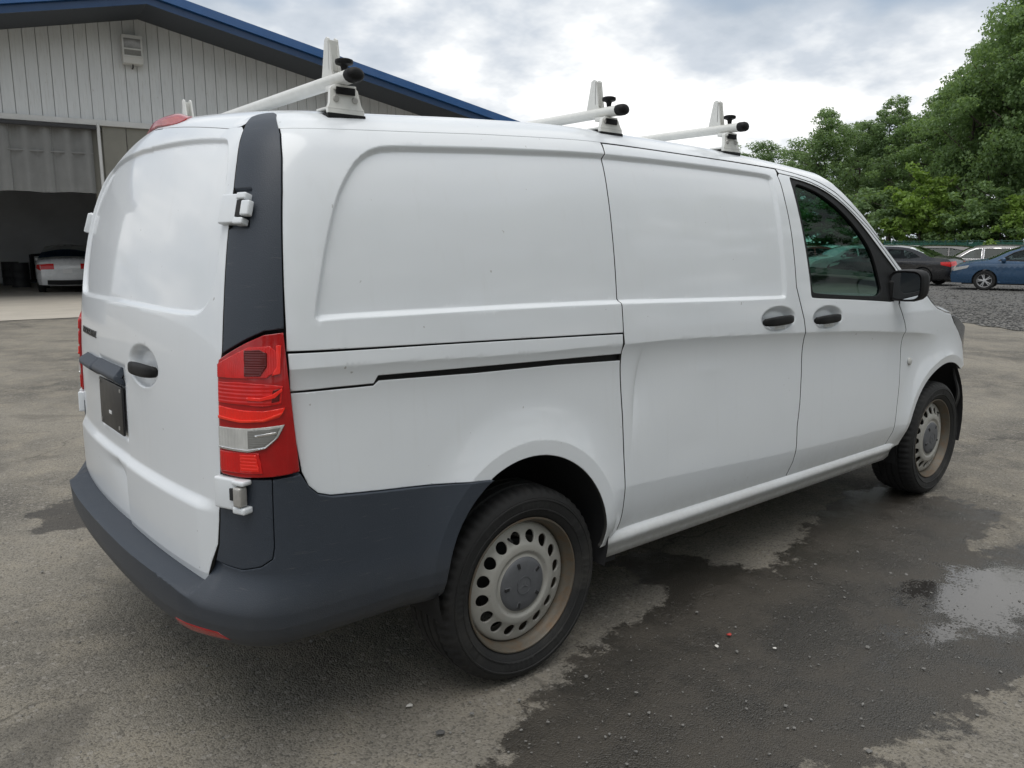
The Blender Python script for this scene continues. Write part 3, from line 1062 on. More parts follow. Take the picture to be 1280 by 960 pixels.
def car(name, label, loc, heading, kind, paint, detail=True):
    K = KINDS[kind]
    Lh, w0, wb, belt, r = K['L'] / 2, K['w'], K['wb'], K['belt'], K['r']
    root = empty(name, loc, heading, label=label, cat='car')
    if kind == 'suv': root.scale = (1, 1, .88)
    sil = np.array(K['sil'])
    kk = np.r_[0, np.cumsum(np.hypot(*np.diff(sil, axis=0).T))]
    fx, fz = pchip(kk, sil[:, 0]), pchip(kk, sil[:, 1])

    def yy(x, z):
        e = np.clip((np.abs(x) - (Lh - .75)) / .75, 0, 1.05)
        pl = 1 - .20 * e ** 2.4
        lo_ = 1 - .07 * np.clip((.55 - z) / .35, 0, 1) ** 2
        hi_ = 1 - .30 * np.clip((z - belt) / .6, 0, 1.2) - .02 * np.clip((z - belt + .18) / .18, 0, 1)
        return w0 * pl * lo_ * hi_

    def side(t, s):
        return np.stack([t, -yy(t, s) + .012 * np.exp(-((s - (belt - .12)) / .05) ** 2) * -1, s], -1)
    out_ = [(float(fx(q)), float(fz(q))) for q in np.linspace(0, kk[-1], 90)]
    xr, xf = -wb / 2 - .03, wb / 2 - .03
    zb = .24
    bot = []
    R_ = r + .045
    for xc in (xf, xr):
        a0 = math.asin((zb - r) / R_)
        bot += [(xc + R_ * math.cos(a), r + R_ * math.sin(a)) for a in np.linspace(a0, math.pi - a0, 18)]
    poly = out_[::1] + bot
    for mi in (False, True):
        panel('body_side', poly, side, paint, root, holes=K['win'], grid=.16, flange=.02, edge=.006, mirror=mi, step=.06)
        for wv in K['win']:
            panel('side_window', shrink(wv, -.012), lambda t, s: side(t, s) + np.array([0, .016, 0]), 'car_glass', root, grid=.3, flange=0, mirror=mi, step=.1)
            fr = np.array(wv)
            c = fr.mean(0)
            panel('window_trim', shrink(wv, -.014), lambda t, s: side(t, s) + np.array([0, -.002, 0]), 'chrome' if paint == 'car_grey' else 'car_trim', root, holes=[shrink(wv, .008)], grid=.3, flange=.006, edge=.002, mirror=mi, step=.06)

    # roof, bonnet, boot and ends: one skin following the silhouette, split where the glass is
    def strip(nm, q0, q1, mat, u0=-1., u1=1., off=0., n=None):
        qs = np.linspace(q0, q1, n or max(4, int((q1 - q0) / .07)))
        us = np.linspace(u0, u1, max(3, int((u1 - u0) * 8) + 1))
        v, f = [], []
        for q in qs:
            x_, z_ = float(fx(q)), float(fz(q))
            h = .01
            dx, dz = float(fx(q + h) - fx(q - h)), float(fz(q + h) - fz(q - h))
            l = math.hypot(dx, dz) + 1e-9
            nx_, nz_ = -dz / l, dx / l
            ye = float(yy(np.array(x_), np.array(z_)))
            for u in us:
                c = (.075 if x_ * 0 == 0 else 0) * (1 - abs(u) ** 2.2) + off
                v.append((x_ + nx_ * c, u * ye, z_ + nz_ * c))
        m_ = len(us)
        for i in range(len(qs) - 1):
            for j in range(m_ - 1):
                f.append((i * m_ + j, (i + 1) * m_ + j, (i + 1) * m_ + j + 1, i * m_ + j + 1))
        me = mesh(nm, v, [g[::-1] for g in f], True)
        return link(nm, me, mat, root)
    qx = lambda x_: kk[0] + min(np.linspace(0, kk[-1], 800), key=lambda q: abs(float(fx(q)) - x_) + (1 if float(fz(q)) < .95 else 0))
    qr0, qr1, qf0, qf1 = qx(K['rear'][0]), qx(K['rear'][1]), qx(K['front'][0]), qx(K['front'][1])
    strip('boot_skin', 0, qr0, paint)
    strip('rear_window', qr0, qr1, 'car_glass')
    strip('roof_skin', qr1, qf0, paint)
    strip('windscreen', qf0, qf1, 'car_glass')
    strip('bonnet_skin', qf1, kk[-1], paint)
    qz = lambda z_, rear: min(np.linspace(0, kk[-1] * .25, 300) if rear else np.linspace(kk[-1] * .75, kk[-1], 300), key=lambda q: abs(float(fz(q)) - z_))
    tz = (belt - .22, belt - .03)
    for s_ in (-1, 1):
        a, b_ = sorted((s_ * .50, s_ * 1.0))
        strip('taillight', qz(tz[0] + .03, True), qz(tz[1], True), 'lamp_red', a, b_, .008, 5)
        a, b_ = sorted((s_ * .58, s_ * 1.0))
        strip('headlight', qz(belt - .15, False), qz(belt - .30, False), 'lamp_clear', a, b_, .008, 5)
    for mi in (False, True):
        panel('taillight', [(-Lh + .01, tz[0]), (-Lh + .34, tz[0] + .07), (-Lh + .36, tz[1] - .01), (-Lh + .06, tz[1])], lambda t, s: side(t, s) + np.array([0, -.006, 0]), 'lamp_red', root, grid=.1, flange=.01, mirror=mi, step=.05)
        panel('headlight', [(Lh - .06, belt - .30), (Lh - .10, belt - .17), (Lh - .55, belt - .10), (Lh - .50, belt - .19)], lambda t, s: side(t, s) + np.array([0, -.006, 0]), 'lamp_clear', root, grid=.1, flange=.01, mirror=mi, step=.05)
        panel('rocker', [(xr + R_ + .02, zb), (xf - R_ - .02, zb), (xf - R_ - .02, zb + .07), (xr + R_ + .02, zb + .07)], lambda t, s: side(t, s) + np.array([0, -.004, 0]), 'car_trim' if kind == 'suv' else paint, root, grid=.2, flange=.01, mirror=mi, step=.1)
    strip('lower_grille', qz(.50, False), qz(.32, False), 'car_trim', -.7, .7, .008, 4)
    strip('diffuser', qz(.28, True), qz(.42, True), 'car_trim', -.8, .8, .008, 4)
    strip('number_plate', qz(.62 if kind == 'sedan' else .75, True), qz(.74 if kind == 'sedan' else .87, True), 'plate_white', -.18, .18, .012, 4)
    for sx in (xf, xr):
        for s_ in (-1, 1):
            wh = empty('wheel', (sx, s_ * (w0 - .115), r))
            wh.scale = (r / .33,) * 3
            wh.rotation_euler = (0, .5 * sx, math.pi if s_ > 0 else 0)
            wh.parent = root
            link('tyre', CT, 'tyre', wh)
            rm = link('rim', CRIM, 'alloy', wh)
            link('spokes', CSP, 'alloy', rm)
            link('brake_disc', CDK, 'black', rm)
    box('underbody', (-Lh + .35, -w0 + .14, .20), (Lh - .35, w0 - .14, .62), 'black', root, .03)
    box('cabin_floor', (-Lh + .6, -w0 + .16, .60), (1.1, w0 - .16, belt - .14), 'interior', root, .03)
    for sy in (-.38, .38):
        for sx in (.0, -.85):
            box('seat', (sx - .1, sy - .23, belt - .2), (sx + .06, sy + .23, belt + .22), 'seat_cloth', root, .05)
    for s_ in (-1, 1):
        y_ = float(yy(np.array(.86), np.array(belt + .06)))
        a, b_ = sorted((s_ * (y_ - .02), s_ * (y_ + .17)))
        box('door_mirror', (.78, a, belt + .03), (.90, b_, belt + .16), paint, root, .04, seg=3)
        for sx in (.12, -.80):
            y_ = float(yy(np.array(sx), np.array(belt - .12))) + .012
            a, b_ = sorted((s_ * (y_ - .005), s_ * (y_ + .02)))
            box('door_handle', (sx - .09, a, belt - .135), (sx + .09, b_, belt - .105), paint, root, .008)
    return root


def by_wheel(px_, py_, lx, ly, heading, z=.004):
    g = px2ground(px_, py_, z)
    c, s_ = math.cos(heading), math.sin(heading)
    return (g.x - (c * lx - s_ * ly), g.y - (s_ * lx + c * ly), z)


D = math.radians
car('blue_sedan', 'blue sedan with bright alloy wheels at the right edge of the picture', by_wheel(1229, 363, 1.345, .86, D(105)), D(105), 'sedan', 'car_blue')
car('black_sedan', 'black sedan seen from its rear corner just beyond the door mirror', by_wheel(1184, 358, -2.3, .80, D(92)), D(92), 'sedan', 'car_black')
g = at(1231, 33.5)
car('grey_suv', 'dark grey suv with chrome window line behind the blue sedan', (g.x, g.y, .004), D(108), 'suv', 'car_grey')
g = at(1158, 38.5)
car('black_suv', 'black suv roof just left of the grey suv, above the black sedan boot', (g.x, g.y, .004), D(112), 'suv', 'car_black')
g = at(1106, 41)
car('white_suv', 'white suv roof showing behind the black sedan', (g.x, g.y, .004), D(112), 'suv', 'car_white')
g = at(1078, 44)
car('silver_hatchback', 'silver hatchback seen through the cab windows, rightmost of that row', (g.x, g.y, .004), D(205), 'hatch', 'car_silver')
g = at(1040, 42)
car('blue_hatchback', 'small blue hatchback seen through the cab windows in mid row', (g.x, g.y, .004), D(215), 'hatch', 'car_teal')
g = at(1062, 38)
car('pale_sedan', 'pale sedan nearest of the cars seen through the cab windows', (g.x, g.y, .004), D(150), 'sedan', 'car_silver')
g = at(1010, 40)
car('red_sedan', 'dark red sedan seen through the cab windows, leftmost of that row', (g.x, g.y, .004), D(150), 'sedan', 'car_red')
g = px2ground(86, 366)
car('white_sedan', 'white sedan parked nose in inside the dark open bay', (g.x + .5, g.y + 2.2, .006), D(78), 'sedan', 'car_white')

# ------------------------------------------------------------------ fence
b = NB('fence_mesh')
p = b.pos()
n_ = b.noise(p, 6, 3)
tr = b.node('ShaderNodeBsdfTransparent').outputs[0]
df = b.bsdf(Base_Color=b.mix(n_, (.015, .085, .06), (.025, .12, .085)), Roughness=.7)
mxs = b.node('ShaderNodeMixShader', {0: .82})
b.l.new(tr, mxs.inputs[1]); b.l.new(df, mxs.inputs[2])
b.done(mxs.outputs[0])
simple('fence_post', (.02, .075, .06), .5)
fa, fb_ = at(1105, 47), at(1330, 40)
fr = empty('windscreen_fence', fa, 0, label='low green mesh fence along the foot of the wood', cat='fence')
N_ = 16
for i in range(N_ + 1):
    q = (fb_ - fa) * (i / N_)
    link('post', tube('post', [(q.x, q.y, 0), (q.x, q.y, 1.82)], .035, 8), 'fence_post', fr)
for i in range(N_):
    q0, q1 = (fb_ - fa) * (i / N_), (fb_ - fa) * ((i + 1) / N_)
    v, f = [], []
    for a in range(7):
        k = a / 6
        q = q0.lerp(q1, k)
        for z in (.05, .9, 1.72 + .03 * math.sin(math.pi * k) * -1):
            v.append((q.x + .03 * math.sin(a * 1.9 + i), q.y + .04 * math.sin(a * 1.3 + z * 3 + i), z))
    for a in range(6):
        for z in range(2):
            f.append((a * 3 + z, (a + 1) * 3 + z, (a + 1) * 3 + z + 1, a * 3 + z + 1))
    link('fence_panel', mesh('fence_panel', v, f, True), 'fence_mesh', fr)
    link('top_rail', tube('top_rail', [(q0.x, q0.y, 1.76), (q1.x, q1.y, 1.76)], .02, 6), 'fence_post', fr)

# ------------------------------------------------------------------ trees
def m_leaf(name, dark, light):
    b = NB(name)
    ri = b.node('ShaderNodeNewGeometry').outputs['Random Per Island']
    p = b.coord()
    c = b.mix(ri, dark, light)
    c = b.mix(b.math('MULTIPLY', b.ramp(b.noise(p, .35, 3), [(.4, 0.), (.65, 1.)]), .45), c, tuple(x * 1.25 for x in light))
    oi = b.node('ShaderNodeObjectInfo').outputs['Random']
    c = b.mix(b.math('MULTIPLY', oi, .35), c, tuple(x * .75 for x in dark))
    d = b.bsdf(Base_Color=c, Roughness=.5, Specular_IOR_Level=.35)
    t = b.node('ShaderNodeBsdfTranslucent', {'Color': b.mix(.5, c, (light[0] * 1.6, light[1] * 1.6, light[2] * .7))}).outputs[0]
    mx_ = b.node('ShaderNodeMixShader', {0: .42})
    b.l.new(d, mx_.inputs[1]); b.l.new(t, mx_.inputs[2])
    return b.done(mx_.outputs[0])


m_leaf('leaf_a', (.110, .180, .080), (.230, .340, .140))
m_leaf('leaf_b', (.100, .160, .082), (.200, .295, .130))
m_leaf('leaf_bright', (.130, .210, .045), (.230, .350, .075))
simple('bark', (.075, .062, .050), .9, var=.4, scale=6, bump=.6, bscale=30)


def tree_meshes(seed, H, W, base, nlimb, ncl, nleaf, leaf, lobes):
    r = np.random.default_rng(seed)
    # trunk and limbs
    bmT = bmesh.new()

    def add(pts, rad):
        t = tube('x', pts, rad, 7, True)
        bmT.from_mesh(t)
        bpy.data.meshes.remove(t)
    path = [Vector((0, 0, -.2))]
    lean = r.normal(size=2) * .04
    for i in range(1, 9):
        k = i / 8
        path.append(Vector((lean[0] * H * k + r.normal() * .10 * k, lean[1] * H * k + r.normal() * .10 * k, H * .88 * k)))
    r0 = H * .018
    add(path, [r0 * (1.25 if i == 0 else 1 - .85 * i / 8) for i in range(9)])
    centres = []
    for l in range(nlimb):
        k = base / H + (1 - base / H) * (l + r.uniform(0, .9)) / nlimb * .86
        i = min(7, int(k * 8 / .88)); i = max(0, i)
        o = path[i].lerp(path[i + 1], r.uniform())
        o = Vector(o)
        az = l * 2.4 + r.normal() * .5
        kk_ = (o.z - base) / (H - base)
        reach = W * (.55 + .5 * math.sin(math.pi * min(1, max(.05, kk_ * .85 + .18)))) * r.uniform(.65, 1.1)
        rise = reach * r.uniform(.25, .75)
        e = o + Vector((math.cos(az) * reach, math.sin(az) * reach, rise))
        e.z = min(e.z, H * .97)
        mid = o.lerp(e, .5) + Vector((r.normal() * .2, r.normal() * .2, -.12 * reach))
        add([o, mid, e], [r0 * .42 * (1 - .6 * kk_), r0 * .25 * (1 - .5 * kk_), .02])
        for q in range(lobes):
            t = r.uniform(.35, 1.08)
            c = o.lerp(mid, t * 2) if t < .5 else mid.lerp(e, t * 2 - 1)
            c = Vector(c) + Vector(tuple(r.normal(size=3) * [.40, .40, .35] * (W * .28)))
            centres.append((c, r.uniform(.55, 1.15)))
    for q in range(ncl):
        z = r.uniform(base + (H - base) * .25, H)
        kk_ = (z - base) / (H - base)
        rad = W * math.sqrt(max(.04, 1 - abs(2 * kk_ - .85) ** 2.2 * .8)) * r.uniform(.15, .95)
        a = r.uniform(0, 6.28)
        i = min(7, int(z / H * 8))
        centres.append((Vector((path[i].x + rad * math.cos(a), path[i].y + rad * math.sin(a), z)), r.uniform(.5, 1.)))
    V, Fs = [], []
    n = 0
    for c, sz in centres:
        m_ = int(nleaf * sz * r.uniform(.6, 1.3))
        R_ = W * .20 * sz
        d = r.normal(size=(m_, 3))
        d /= np.linalg.norm(d, axis=1, keepdims=True)
        rr = R_ * r.uniform(.25, 1.0, (m_, 1)) ** .5
        P = np.array(c) + d * rr * [1.15, 1.15, .72]
        P[:, 2] = np.maximum(P[:, 2], .25)
        nrm = d * .6 + r.normal(size=(m_, 3)) * .55 + [0, 0, .55]
        nrm /= np.linalg.norm(nrm, axis=1, keepdims=True)
        a = np.cross(nrm, r.normal(size=(m_, 3)))
        a /= np.linalg.norm(a, axis=1, keepdims=True)
        b2 = np.cross(nrm, a)
        L_ = leaf * r.uniform(.6, 1.35, (m_, 1))
        q = np.stack([P - a * L_ * .5, P + b2 * L_ * .32 - nrm * L_ * .08, P + a * L_ * .55 - nrm * L_ * .15, P - b2 * L_ * .32 - nrm * L_ * .08], 1)
        V.append(q.reshape(-1, 3))
        Fs.append(np.arange(m_ * 4).reshape(-1, 4) + n)
        n += m_ * 4
    V = np.vstack(V)
    Fs = np.vstack(Fs)
    me = bpy.data.meshes.new('crown')
    me.vertices.add(len(V))
    me.vertices.foreach_set('co', V.ravel())
    me.loops.add(Fs.size)
    me.loops.foreach_set('vertex_index', Fs.ravel())
    me.polygons.add(len(Fs))
    me.polygons.foreach_set('loop_start', np.arange(len(Fs)) * 4)
    me.update(calc_edges=True)
    return bm_mesh('trunk', bmT, True), me


TV = [tree_meshes(11, 16., 3.6, 3.6, 22, 60, 170, .205, 7), tree_meshes(12, 16., 4.2, 2.6, 24, 70, 170, .205, 7), tree_meshes(13, 16., 3.2, 4.2, 20, 50, 170, .20, 7), tree_meshes(14, 16., 4.6, 2.0, 24, 90, 160, .21, 7)]
TB = [tree_meshes(21, 5., 1.9, .5, 14, 30, 80, .20, 4), tree_meshes(22, 4., 2.0, .3, 12, 30, 80, .19, 4)]
leaf_used = {}


def tree(name, label, px_, depth, top, var, mat, group, wide=1., pool=TV, H0=16., cat='tree'):
    g = at(px_, depth)
    # height from the photo row of its top
    hz = 480 + F_PX * math.tan(PITCH)
    h = ((hz - top) / F_PX * depth + CAM_LOC[2]) * .94
    s = h / (H0 if pool is TV else (5. if var == 0 else 4.))
    o = empty(name, g, random.uniform(0, 6.28), label=label, cat=cat, group=group)
    o.scale = (s * wide, s * wide, s)
    tm_, cm_ = pool[var]
    link('trunk', tm_, 'bark', o)
    key = (id(cm_), mat)
    if key not in leaf_used:
        c2 = cm_ if not cm_.materials else cm_.copy()
        c2.materials.clear()
        c2.materials.append(MATS[mat])
        leaf_used[key] = c2
    link('crown', leaf_used[key], None, o)
    return o


W1 = 'trees of the wood beyond the fence'
for px_, dep, top, var, mat, lab, wd in (
        (948, 78, 176, 3, 'leaf_b', 'low dark tree at the far left end of the wood, just above the van roof', 1.25),
        (1030, 62, 140, 1, 'leaf_b', 'rounded tree in the wood above the cab roof corner', 1.1),
        (1078, 66, 152, 2, 'leaf_b', 'slender tree in the dip between two rounded crowns', 1.),
        (1112, 58, 122, 0, 'leaf_b', 'tall open crowned tree right of the dip in the wood', 1.),
        (1150, 55, 120, 1, 'leaf_a', 'leafy tree left of the tallest group in the wood', 1.05),
        (1200, 51, 66, 0, 'leaf_a', 'tall tree stepping up towards the tallest crowns', .95),
        (1240, 48, -6, 3, 'leaf_a', 'very tall full tree left of the picture edge', .85),
        (1300, 45, -50, 1, 'leaf_a', 'tallest tree, at the right edge of the picture', .85),
        (1325, 44, -40, 0, 'leaf_a', 'tall tree mostly outside the right edge of the picture', .9),
        (1375, 46, -20, 3, 'leaf_b', 'tall tree beyond the right edge of the picture', .9),
        (1000, 72, 190, 0, 'leaf_b', 'dark tree in the second row behind the cab', 1.2),
        (1062, 72, 185, 3, 'leaf_b', 'dark broad tree in the second row seen through the cab windows', 1.1),
        (1130, 66, 160, 3, 'leaf_b', 'broad tree in the second row behind the open crowned tree', 1.),
        (1172, 60, 110, 2, 'leaf_b', 'dark tree in the second row left of the tallest group', 1.1),
        (1222, 56, 60, 1, 'leaf_b', 'dark tree in the second row behind the tall stepping tree', .95),
        (1272, 53, 0, 2, 'leaf_b', 'dark tree in the second row between the two tallest crowns', 1.05),
        (900, 80, 200, 2, 'leaf_b', 'far tree hidden behind the van roof', 1.3)):
    tree('deciduous_tree', lab, px_, dep, top, var, mat, W1, wd)
W2 = 'young trees and shrubs along the fence'
for px_, dep, top, var, mat, lab, wd in (
        (1150, 47.5, 212, 0, 'leaf_bright', 'bright yellow green young tree in front of the dark wood', 1.0),
        (1166, 47, 238, 1, 'leaf_bright', 'bright green bush right of the bright young tree', .9),
        (1108, 50, 235, 1, 'leaf_b', 'dark bush at the left end of the fence', 1.2),
        (1196, 46, 246, 0, 'leaf_a', 'bushy shrub behind the fence above the grey suv bonnet', 1.1),
        (1222, 45, 250, 1, 'leaf_a', 'rounded shrub behind the fence above the grey suv roof', 1.15),
        (1250, 44, 232, 0, 'leaf_a', 'taller shrub behind the fence above the grey suv tail', 1.1),
        (1280, 43, 240, 1, 'leaf_bright', 'light green shrub at the right edge behind the fence', 1.0),
        (1062, 56, 242, 0, 'leaf_b', 'dark shrub at the foot of the wood seen through the cab windows', 1.5),
        (1025, 58, 248, 1, 'leaf_b', 'dark low shrub left of the one seen through the cab windows', 1.5)):
    tree('shrub', lab, px_, dep, top, var, mat, W2, wd, TB, cat='shrub')
W3 = 'added trees out of view, blocking low sky'  # unseen row added to cut low skylight on the flank and darken window reflections
for k, (x_, y_, h_, var, mat, wd) in enumerate(((-26, -24, 15, 0, 'leaf_b', 1.2), (-17, -28, 17, 3, 'leaf_a', 1.1), (-8, -27, 16, 1, 'leaf_b', 1.2), (1, -26, 18, 3, 'leaf_a', 1.1), (10, -25, 17, 0, 'leaf_b', 1.2), (19, -27, 18, 1, 'leaf_a', 1.1), (28, -26, 19, 3, 'leaf_b', 1.1), (37, -22, 18, 0, 'leaf_a', 1.2), (46, -15, 19, 1, 'leaf_b', 1.1))):
    o = tree('deciduous_tree', 'added tree behind the camera, out of view, blocking low sky', 640, 10, 100, var, mat, W3, 1.)
    o.location = (x_, y_, 0)
    o.scale = (h_ / 16 * wd, h_ / 16 * wd, h_ / 16)
W4 = 'far treeline behind the van and warehouse'
for px_, dep, top, var in ((655, 96, 226, 0), (690, 92, 222, 1), (722, 98, 224, 3), (760, 94, 226, 2), (795, 90, 228, 1), (828, 92, 224, 0), (858, 88, 226, 3), (880, 90, 224, 1), (580, 100, 226, 3), (615, 98, 228, 1)):
    tree('deciduous_tree', 'far tree of the treeline hidden behind the van', px_, dep, top, var, 'leaf_b', W4, 1.7)
# ------------------------------------------------------------------ van: relief on the skin
def P2(t, s):
    return np.stack([np.ravel(t), np.ravel(s)], -1)


_belt = pchip([-.9, -.487, -.075, .45, .787, 1.111, 1.659, 2.03, 2.66, 2.89, 3.2], [1.141, 1.133, 1.119, 1.113, 1.109, 1.099, 1.077, 1.059, 1.014, .994, .95])
_low = pchip([.2, .467, .77, 1.256, 1.638, 2.08, 2.7], [.590, .583, .572, .549, .531, .518, .505])
RECESS = chaikin([(-.745, 1.262), (-.74, 1.31), (-.735, 1.34), (-.707, 1.483), (-.669, 1.614), (-.628, 1.686), (-.587, 1.735), (-.530, 1.768), (-.466, 1.781), (-.316, 1.783), (.0, 1.784),
                  (.5, 1.786), (.835, 1.793), (1.133, 1.794), (1.397, 1.792), (1.49, 1.79), (1.525, 1.78), (1.522, 1.74), (1.516, 1.67), (1.508, 1.518), (1.507, 1.367), (1.505, 1.27), (1.500, 1.238), (1.46, 1.236),
                  (1.0, 1.243), (.45, 1.255), (0, 1.262), (-.45, 1.266), (-.7, 1.268)], 1)
REAR_R = chaikin([(T0 + .1, 1.783), (-1.5, 1.800), (-1.2, 1.822), (-1.10, 1.824), (-1.05, 1.80), (-1.022, 1.68), (-1.024, 1.50), (-1.045, 1.35), (-1.10, 1.285), (-1.17, 1.272), (T0 + .1, 1.268), (T0, 1.268)] +
                 [(2 * T0 - a, b) for a, b in [(T0 + .1, 1.268), (-1.17, 1.272), (-1.10, 1.285), (-1.045, 1.35), (-1.024, 1.50), (-1.022, 1.68), (-1.05, 1.80), (-1.10, 1.824), (-1.2, 1.822), (-1.5, 1.800), (T0 + .1, 1.783)]], 2)
ARCH_R = (0., .425, .352)
ARCH_F = (3.27, .33, .515, .462)


def ell(t, s, c, a, b):
    return np.sqrt(((t - c[0]) / a) ** 2 + ((s - c[1]) / b) ** 2)


def d_side(t, s):
    sh = np.shape(t)
    t = np.ravel(t).astype(float)
    s = np.ravel(s).astype(float)
    d = np.zeros_like(t)
    # belt crease and the scallop under it
    sb = _belt(t)
    u = np.clip((sb - s) / (sb - .58), 0, 1.2)
    fade = smooth01((3.15 - t) / .35)
    d -= .0200 * u * np.exp(1 - 4.2 * u) * 4.2 * fade * (s < sb)
    # lower crease
    sl = _low(t)
    d -= np.clip(sl - s, 0, .3) * .135 * smooth01((t - .36) / .1) * smooth01((2.95 - t) / .2)
    # rear wheel arch
    rho = np.hypot(t - ARCH_R[0], s - ARCH_R[1])
    w = smooth01((s - .36) / .12)
    k = np.clip((rho - .405) / .15, 0, 1)
    d += w * np.where(rho < .405, .020 + (rho - .405) * .05, .020 * (1 - k) ** 2)
    # front wheel arch
    rf = ell(t, s, ARCH_F, ARCH_F[2], ARCH_F[3])
    k = np.clip((rf - 1.10) / .30, 0, 1)
    d += smooth01((s - .38) / .1) * np.where(rf < 1.10, .016 + (rf - 1.1) * .05, .016 * (1 - k) ** 2) * (t > 2.3)
    # recessed upper panels
    q = (s > 1.15) & (s < 1.86) & (t > -.85) & (t < 1.65)
    if q.any():
        dd = sdf(RECESS, np.stack([t[q], s[q]], -1))
        d[q] -= .0165 * smooth01((dd + .002) / .018)
        # faint oil-canning of the flat sheet
        d[q] -= smooth01(dd / .2) * .0012 * np.sin(t[q] * 4.1 + 1.) * np.sin(s[q] * 7.)
    # handle pockets
    for c in ((1.437, 1.150), (1.852, 1.136)):
        d -= .028 * smooth01((1.10 - ell(t, s, c, .128, .052)) / .45)
    # dents and waves in the sliding door
    v = (t - (.50 + (s - .75) * .16)) / .018
    d -= .012 * np.exp(np.clip(v, -30, 0) * 1.2 - np.clip(v, 0, 30) * .28) * np.exp(-((s - .93) / .13) ** 2) * smooth01((t - .46) / .03)
    d += .0012 * np.exp(-((t - .95) / .09) ** 2 - ((s - .97) / .022) ** 2)
    d -= .0016 * np.exp(-((t - 1.05) / .16) ** 2 - ((s - .82) / .10) ** 2)
    d -= .0012 * np.exp(-((t - .85) / .10) ** 2 - ((s - .68) / .05) ** 2)
    return d.reshape(sh)


SEAM = T0 + .112          # the doors meet a little right of the middle


def d_rear(t, s):
    sh = np.shape(t)
    t = np.ravel(t).astype(float)
    s = np.ravel(s).astype(float)
    d = np.zeros_like(t)
    q = (s > 1.2) & (s < 1.9)
    if q.any():
        dd = sdf(REAR_R, np.stack([t[q], s[q]], -1))
        d[q] -= .0130 * smooth01((dd + .002) / .017)
    d += .017 * smooth01((.778 - s) / .040) * (.15 + .85 * smooth01((-1.04 - np.where(t < T0, 2 * T0 - t, t)) / .10))
    d -= np.clip(.56 - s, 0, .1) * .25
    d -= .032 * smooth01((1.12 - ell(t, s, (T0 + .285, 1.09), .130, .060)) / .40)
    # pressed well round the number plate
    d -= .006 * smooth01(np.minimum(np.minimum((t - (T0 - .27)) / .02, (T0 + .092 - t) / .02), np.minimum((s - .81) / .02, (1.075 - s) / .02)))
    # fold from a knock low on the left leaf
    tl = T0 + .20 - (s - .55) * 1.05
    v = (t - tl) / .03
    d -= .020 * np.exp(np.clip(v, -30, 0) * .30 - np.clip(v, 0, 30) * 1.1) * smooth01((.75 - s) / .05) * smooth01((s - .50) / .05) * (t < SEAM)
    d -= .0015 * np.exp(-((t - T0 - .14) / .05) ** 2 - ((s - .86) / .04) ** 2)
    # the right leaf laps a touch proud of the left one
    d += .003 * (t > SEAM)
    d += .0016 * np.sin(t * 9.) * np.exp(-((s - 1.55) / .25) ** 2)
    return d.reshape(sh)


def skin(dfn, off=0.):
    def fn(t, s):
        return S0(t, s) + N0(t, s) * (dfn(t, s) + off)[..., None]
    return fn


SIDE = skin(d_side)
REAR = skin(d_rear)
FLAT = skin(lambda t, s: np.zeros(np.shape(t)))


def frame(t, s, off=0., fn=None):
    """local axes at a skin point: x along t, y along s, z outwards"""
    fn = fn or FLAT
    p = fn(np.array([t]), np.array([s]))[0]
    a = fn(np.array([t + .01]), np.array([s]))[0] - fn(np.array([t - .01]), np.array([s]))[0]
    b = fn(np.array([t]), np.array([s + .01]))[0] - fn(np.array([t]), np.array([s - .01]))[0]
    n = np.cross(a, b)
    a /= np.linalg.norm(a)
    n /= np.linalg.norm(n)
    b = np.cross(n, a)
    m = Matrix.Identity(4)
    for i in range(3):
        m[i][0], m[i][1], m[i][2], m[i][3] = a[i], b[i], n[i], p[i] + n[i] * off
    return m


def mir(me):
    """mirrored copy of a mesh across the van's middle"""
    m2 = me.copy()
    n = np.array([c.vector for c in me.corner_normals]) if me.has_custom_normals else None
    m2.transform(Matrix.Diagonal((1, -1, 1, 1)))
    m2.flip_normals()
    return m2


van = empty('cargo_van', label='white panel van with dented rear doors and roof bars in the foreground', cat='van')

# ------------------------------------------------------------------ van: sheet metal
SD_REAR = [(.480, 1.8365), (.467, 1.787), (.457, 1.774), (.447, 1.642), (.440, 1.503), (.434, 1.273), (.441, 1.258), (.443, 1.15), (.446, 1.113), (.440, 1.086), (.442, 1.028), (.452, .852), (.457, .612), (.455, .49), (.449, .43), (.444, .404)]
SD_FRONT = [(1.594, 1.834), (1.586, 1.805), (1.576, 1.79), (1.574, 1.675), (1.582, 1.52), (1.586, 1.285), (1.609, 1.222), (1.643, 1.138), (1.657, 1.074), (1.662, 1.03), (1.664, .896), (1.650, .746), (1.630, .644), (1.629, .561), (1.620, .479), (1.590, .404)]
SD_TOP = [(.68, 1.8375), (.968, 1.8375), (1.284, 1.8365)]
DOORTOP = [(1.600, 1.8075), (1.73, 1.800), (1.85, 1.785), (1.95, 1.759), (2.06, 1.720), (2.18, 1.655), (2.32, 1.572), (2.46, 1.468), (2.60, 1.358)]
FD_FRONT = [(2.612, 1.335), (2.580, 1.172), (2.611, 1.126), (2.649, 1.07), (2.669, 1.026), (2.658, 1.003), (2.668, .874), (2.656, .733), (2.632, .606), (2.613, .476), (2.570, .404)]
APIL = [(1.602, 1.838), (1.726, 1.829), (1.849, 1.813), (1.95, 1.787), (2.057, 1.748), (2.183, 1.682), (2.318, 1.599), (2.463, 1.494), (2.623, 1.376), (2.76, 1.29)]
PIL_F = [(-.822, 1.245), (-.826, 1.36), (-.830, 1.52), (-.832, 1.632), (-.838, 1.73), (-.850, 1.812)]
PIL_R = [(-1.004, 1.184), (-.999, 1.316), (-.994, 1.481), (-.985, 1.645), (-.989, 1.73), (-.995, 1.796)]
